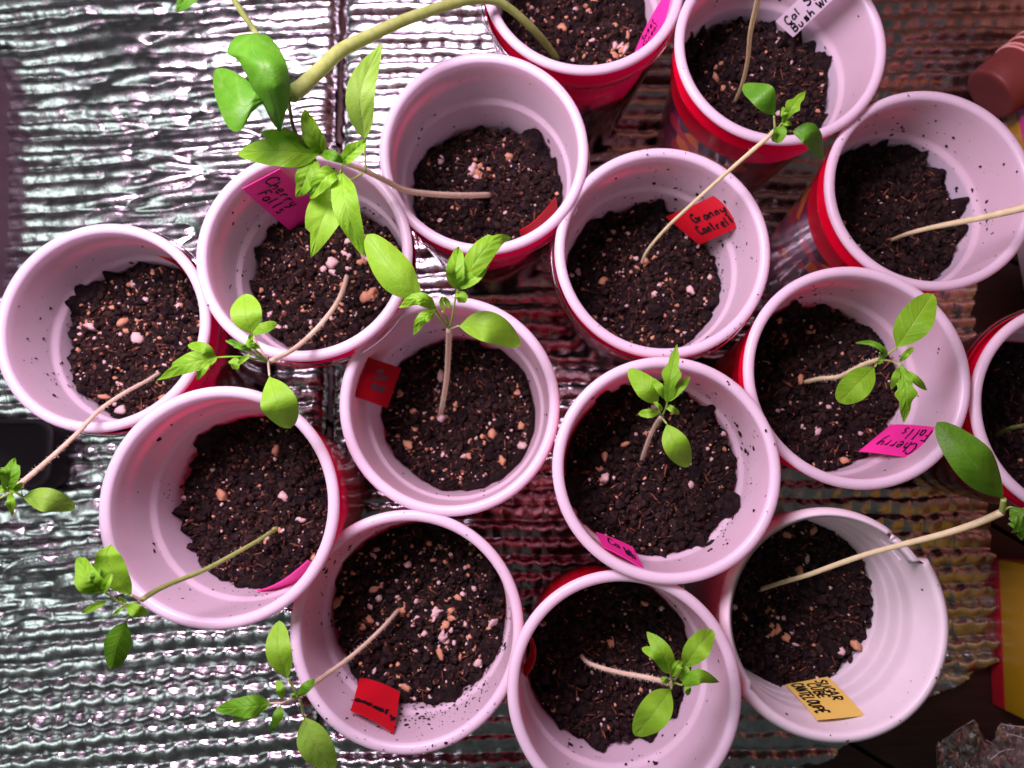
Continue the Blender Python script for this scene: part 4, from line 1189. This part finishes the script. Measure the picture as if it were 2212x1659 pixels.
plant_tag('K', [(1287, 1150, zr('K', .026)), (1367, 1183, zr('K', .026)), (1391, 1231, zr('K', .005)), (1302, 1182, zr('K', .005))], 'tag_pink',
          [('Ca', 0.22, 0.42, 0.22, 0.40), ('Wh', 0.62, 0.25, 0.20, 0.40)], 'small pink tag tucked under the lower rim of the fullest cup', bow=0.0004, pen=0.00036)
plant_tag('M', [(777, 1464, zr('M', .040)), (864, 1496, zr('M', .034)), (850, 1586, zr('M', .008)), (757, 1536, zr('M', .010))], 'tag_red',
          [('anomaly', 0.04, 0.28, 0.19, 0.14)], 'red tag with one scrawled word at the bottom of the dirty cup', bow=0.001, pen=0.0005)
plant_tag('O', [(1788, 1463, zr('O', .044)), (1868, 1546, zr('O', .010)), (1765, 1556, zr('O', .008)), (1696, 1480, zr('O', .044))], 'tag_yellow',
          [('SUGAR', 0.04, 0.66, 0.165, 0.22), ('CUBE', 0.10, 0.42, 0.155, 0.20), ('CANTELOUPE', 0.04, 0.10, 0.118, 0.24)], 'yellow tag lettered Sugar Cube Canteloupe in the white cup', bow=0.0006, pen=0.00042)
# tags seen edge on
def edge_tag(key, a, b_, mat, label, w=0.011, d1=0.012, d2=0.044, lean=(0, 0)):
    A = W(a[0], a[1], zr(key, d1)); B = W(b_[0], b_[1], zr(key, d2))
    view = (A - Vector((0, 0, CAMZ))).normalized()
    n = 8; V = []; F = []
    down = Vector((lean[0], lean[1], -w))
    side = (B - A).cross(down).normalized() * 0.00035
    for i in range(n):
        p = A.lerp(B, i / (n - 1)) + side * 8 * math.sin(math.pi * i / (n - 1))
        V += [p - side, p + side, p + side + down, p - side + down]
    for i in range(n - 1):
        for j in range(4):
            q = i * 4; F.append((q + j, q + (j + 1) % 4, q + 4 + (j + 1) % 4, q + 4 + j))
    t = empty('plant_tag', A, label, 'plant tag', 'plastic plant tags')
    F.append((3, 2, 1, 0)); k = (n - 1) * 4; F.append((k, k + 1, k + 2, k + 3))
    mesh_obj('tag_strip', np.array([v[:] for v in V]), F, M[mat], t, smooth=False)
edge_tag('L', (665, 1211), (543, 1279), 'tag_pink', 'pink tag seen edge on in the lower left cup', d1=0.016, d2=0.048, lean=(0.003, -0.004))
edge_tag('D', (1200, 426), (1122, 498), 'tag_red', 'red tag seen edge on below the pale stones, in the upper centre cup', d1=0.003, d2=0.034, lean=(0.002, -0.003))
edge_tag('H', (338, 551), (402, 594), 'tag_red', 'red tag edge poking over the soil of the leftmost cup', d1=0.010, d2=0.036, lean=(0.001, 0.002))
edge_tag('N', (1150, 1378), (1137, 1462), 'tag_red', 'thin red tag edge at the left wall of the bottom edge cup', d1=0.020, d2=0.028, lean=(-0.002, 0))

# ------------------------------------------------------------------ things around the cups
# grey board at the left, black block
bb_ = [W(0, 128, -0.001), W(19, 205, -0.001), W(17, 420, -0.001), W(14, 560, -0.001), W(0, 640, -0.001), W(-160, 640, -0.001), W(-160, 128, -0.001)]
for v_ in bb_: v_.z = 0.014
# red brown boards out of view, added to give the upper right foil warm reflections
sb = empty('reflector_board', (0.30, 0.47, -0.01), 'red brown board added out of view at the back to tint the foil', 'board')
box('back_panel', 0.02, 0.62, 0.46, 0.475, -0.012, 0.42, M['reflector'], sb)
sb = empty('reflector_board', (0.50, 0.20, -0.01), 'red brown board added out of view at the right to tint the foil', 'board')
box('side_panel', 0.52, 0.535, -0.25, 0.455, -0.012, 0.42, M['reflector'], sb)
t = empty('side_board', (bb_[2].x - 0.01, 0.12, 0), 'mauve grey board standing along the left edge of the foil', 'board')
n_ = len(bb_)
o = mesh_obj('board_panel', [v[:] for v in bb_] + [(v.x, v.y, -0.012) for v in bb_], [tuple(range(n_))[::-1]] + [(i, (i + 1) % n_, n_ + (i + 1) % n_, n_ + i) for i in range(n_)], M['mauve_board'], t, smooth=False)
bv = o.modifiers.new('bevel', 'BEVEL'); bv.width = 0.001; bv.segments = 2
kb = W(113, 1050, 0.014); kt = W(60, 905, 0.014)
def rounded_block(name, x0, x1, y0, y1, z0, z1, r, mat, parent):
    pts = []
    for (cx, cy, a0) in ((x1 - r, y1 - r, 0), (x0 + r, y1 - r, 90), (x0 + r, y0 + r, 180), (x1 - r, y0 + r, 270)):
        for k in range(7): pts.append((cx + r * math.cos(R(a0 + 15 * k)), cy + r * math.sin(R(a0 + 15 * k))))
    n = len(pts); cx, cy = (x0 + x1) / 2, (y0 + y1) / 2
    V = []
    for z, s in ((z0, 1.02), (z1 - 0.002, 1.0), (z1 - 0.0006, 0.985), (z1, 0.955), (z1, 0.86), (z1 - 0.0015, 0.84)):
        V += [(cx + (x - cx) * s, cy + (y - cy) * s, z) for x, y in pts]
    F = [tuple(j * n + k for k in ()) for j in ()]
    for j in range(5):
        for k in range(n): F.append((j * n + k, j * n + (k + 1) % n, (j + 1) * n + (k + 1) % n, (j + 1) * n + k))
    F.append(tuple(range(5 * n, 6 * n)))
    return mesh_obj(name, V, F, mat, parent)
t = empty('black_block', ((kb.x - 0.04), kb.y, 0), 'black plastic block on the foil below the leftmost cup', 'block')
rounded_block('block_body', kb.x - 0.075, kb.x, kb.y - 0.002, kt.y, -0.008, 0.016, 0.010, M['black_plastic'], t)

# cartons on the right
def carton(name, x0, x1, y0, y1, h, label, stripes, rot=0.0):
    t = empty(name, (x0, (y0 + y1) / 2, -0.01), label, 'carton', 'printed cartons')
    ab = (x0, (y0 + y1) / 2)
    z = -0.010
    for (zz, m, nm) in stripes:
        box(nm, x0, x1, y0, y1, z, zz - 0.0001, M[m], t, rot, ab)
        z = zz
    return t
ca = W(2192, 300, 0)
carton('printed_carton', ca.x, ca.x + 0.06, 0.055, 0.262, 0.14, 'tall carton with white border and yellow band at the upper right edge',
       [(0.002, 'carton_white', 'white_band'), (0.012, 'carton_yellow', 'yellow_band'), (0.024, 'carton_magenta', 'magenta_band'), (0.055, 'carton_yellow', 'upper_yellow_band'), (0.075, 'carton_orange', 'orange_band'), (0.09, 'carton_magenta', 'top_band')], R(14) * 0.4)
cb = W(2148, 1300, 0)
carton('yellow_carton', cb.x + 0.002, cb.x + 0.06, -0.142, -0.055, 0.09, 'yellow carton with a dark red foot at the lower right edge',
       [(0.001, 'carton_red', 'red_foot'), (0.085, 'carton_yellow', 'yellow_side')], R(-2.5))
# frosted peach bottle lying near the upper right corner
P0 = W(2136, 206, 0.020); P1_ = W(2212, 148, 0.026); P2_ = W(2290, 90, 0.032)
t = empty('peach_bottle', P0, 'frosted peach plastic bottle lying at the upper right corner', 'bottle')
ax = (P2_ - P0); L_ = ax.length; ax.normalize()
q = ax.to_track_quat('Z', 'Y').to_matrix()
def rot_lathe(name, prof, mat, parent):
    V, F = lathe(prof, 48)
    V = np.array([(q @ Vector(v))[:] for v in V]) + np.array(P0[:])
    return mesh_obj(name, V, F, M[mat], parent)
rot_lathe('bottle_body', [(0.0001, 0.0008), (0.014, 0.0004), (0.0165, 0.0002), (0.0176, 0.0008), (0.0180, 0.002), (0.0185, 0.014), (0.0190, L_)], 'peach_plastic', t)
for zz in (0.021, 0.0235, 0.029, 0.034):
    rot_lathe('ring', [(0.0180, zz - 0.0006), (0.0196, zz - 0.0003), (0.0196, zz + 0.0003), (0.0180, zz + 0.0006)], 'peach_band', t)

# crumpled clear wrap in the lower right corner
t = empty('plastic_wrap', W(2150, 1640, 0.0), 'crumpled clear plastic wrap in the lower right corner', 'plastic wrap')
rng = np.random.default_rng(5)
def wrap_sheet(poly_px, zbase, seed, amp):
    n = 15
    V = []
    (ax_, ay_), (bx, by), (cx_, cy_), (dx, dy) = poly_px
    jr = np.random.default_rng(seed)
    for i in range(n):
        for j in range(n):
            u, v = i / (n - 1), j / (n - 1)
            if 0 < i < n - 1 and 0 < j < n - 1:
                u += jr.uniform(-.03, .03); v += jr.uniform(-.03, .03)
            px = (ax_ * (1 - u) + bx * u) * (1 - v) + (dx * (1 - u) + cx_ * u) * v
            py = (ay_ * (1 - u) + by * u) * (1 - v) + (dy * (1 - u) + cy_ * u) * v
            V.append((px + jr.uniform(-4, 4), py + jr.uniform(-4, 4), u, v))
    A = np.array(V)
    z = zbase + amp * jr.uniform(0, 1, n * n) ** 1.5 + 0.004 * np.sin(A[:, 2] * 3.1)
    P = np.array([W(a, b_, zz)[:] for a, b_, zz in zip(A[:, 0], A[:, 1], z)])
    idx = np.arange(n * n).reshape(n, n)
    F = np.stack([idx[:-1, :-1].ravel(), idx[1:, :-1].ravel(), idx[1:, 1:].ravel(), idx[:-1, 1:].ravel()], 1)
    return P, F
for k, (poly, zb, am) in enumerate([([(2022, 1609), (2106, 1553), (2162, 1665), (2040, 1760)], 0.020, 0.007),
                                   ([(2118, 1650), (2162, 1563), (2300, 1580), (2240, 1780)], 0.022, 0.008)]):
    P, F = wrap_sheet(poly, zb, 70 + k * 5, am)
    wf = mesh_obj('wrap_fold', P, F, M['wrap_film'], t, smooth=False)
    runs = [[((2023, 1610), (2024, 1640), (2030, 1700)), ((2028, 1607), (2036, 1630), (2044, 1652)), ((2104, 1556), (2118, 1590), (2150, 1662)),
             ((2040, 1600), (2066, 1578), (2104, 1555)), ((2060, 1640), (2074, 1660), (2080, 1690)), ((2045, 1595), (2058, 1625), (2090, 1668)),
             ((2088, 1575), (2098, 1615), (2102, 1665))],
            [((2162, 1564), (2158, 1596), (2136, 1652)), ((2163, 1564), (2190, 1568), (2230, 1572)), ((2166, 1570), (2186, 1610), (2196, 1665)),
             ((2176, 1585), (2200, 1590), (2225, 1600)), ((2140, 1640), (2165, 1622), (2190, 1618)), ((2130, 1598), (2148, 1615), (2122, 1650)),
             ((2205, 1600), (2208, 1630), (2200, 1655))]][k]
    CV = []; CF = []  # pale ribbons laid along the folds as their painted glints
    for run in runs:
        Q = catmull([W(q_[0], q_[1], zb + am * 0.9) for q_ in run], 9)
        for a_, b_ in zip(Q[:-1], Q[1:]):
            d_ = (b_ - a_).cross(Vector((0, 0, 1))).normalized() * 0.00018
            k0 = len(CV); CV += [a_ - d_, b_ - d_ * 0.6, b_ + d_ * 0.6 + Vector((0, 0, .0002)), a_ + d_ + Vector((0, 0, .0002))]
            CF.append((k0, k0 + 1, k0 + 2, k0 + 3))
    cr_ = mesh_obj('crease_glint', np.array([v[:] for v in CV]), CF, M['crease_glint'], wf, smooth=False)
    cr_['kind'] = 'stuff'
lump = blobs(np.array([W(2195, 1690, 0.0)[:]]), np.array([0.020]), np.random.default_rng(3), ico(3), None, 0.02)
lo = mesh_obj('peach_lump', lump[0], lump[1], M['peach_soft'])
tagp(lo, 'peach coloured round item inside the clear wrap', 'wrapped item')
for o in bpy.data.objects:
    if '_n' in o: del o['_n']
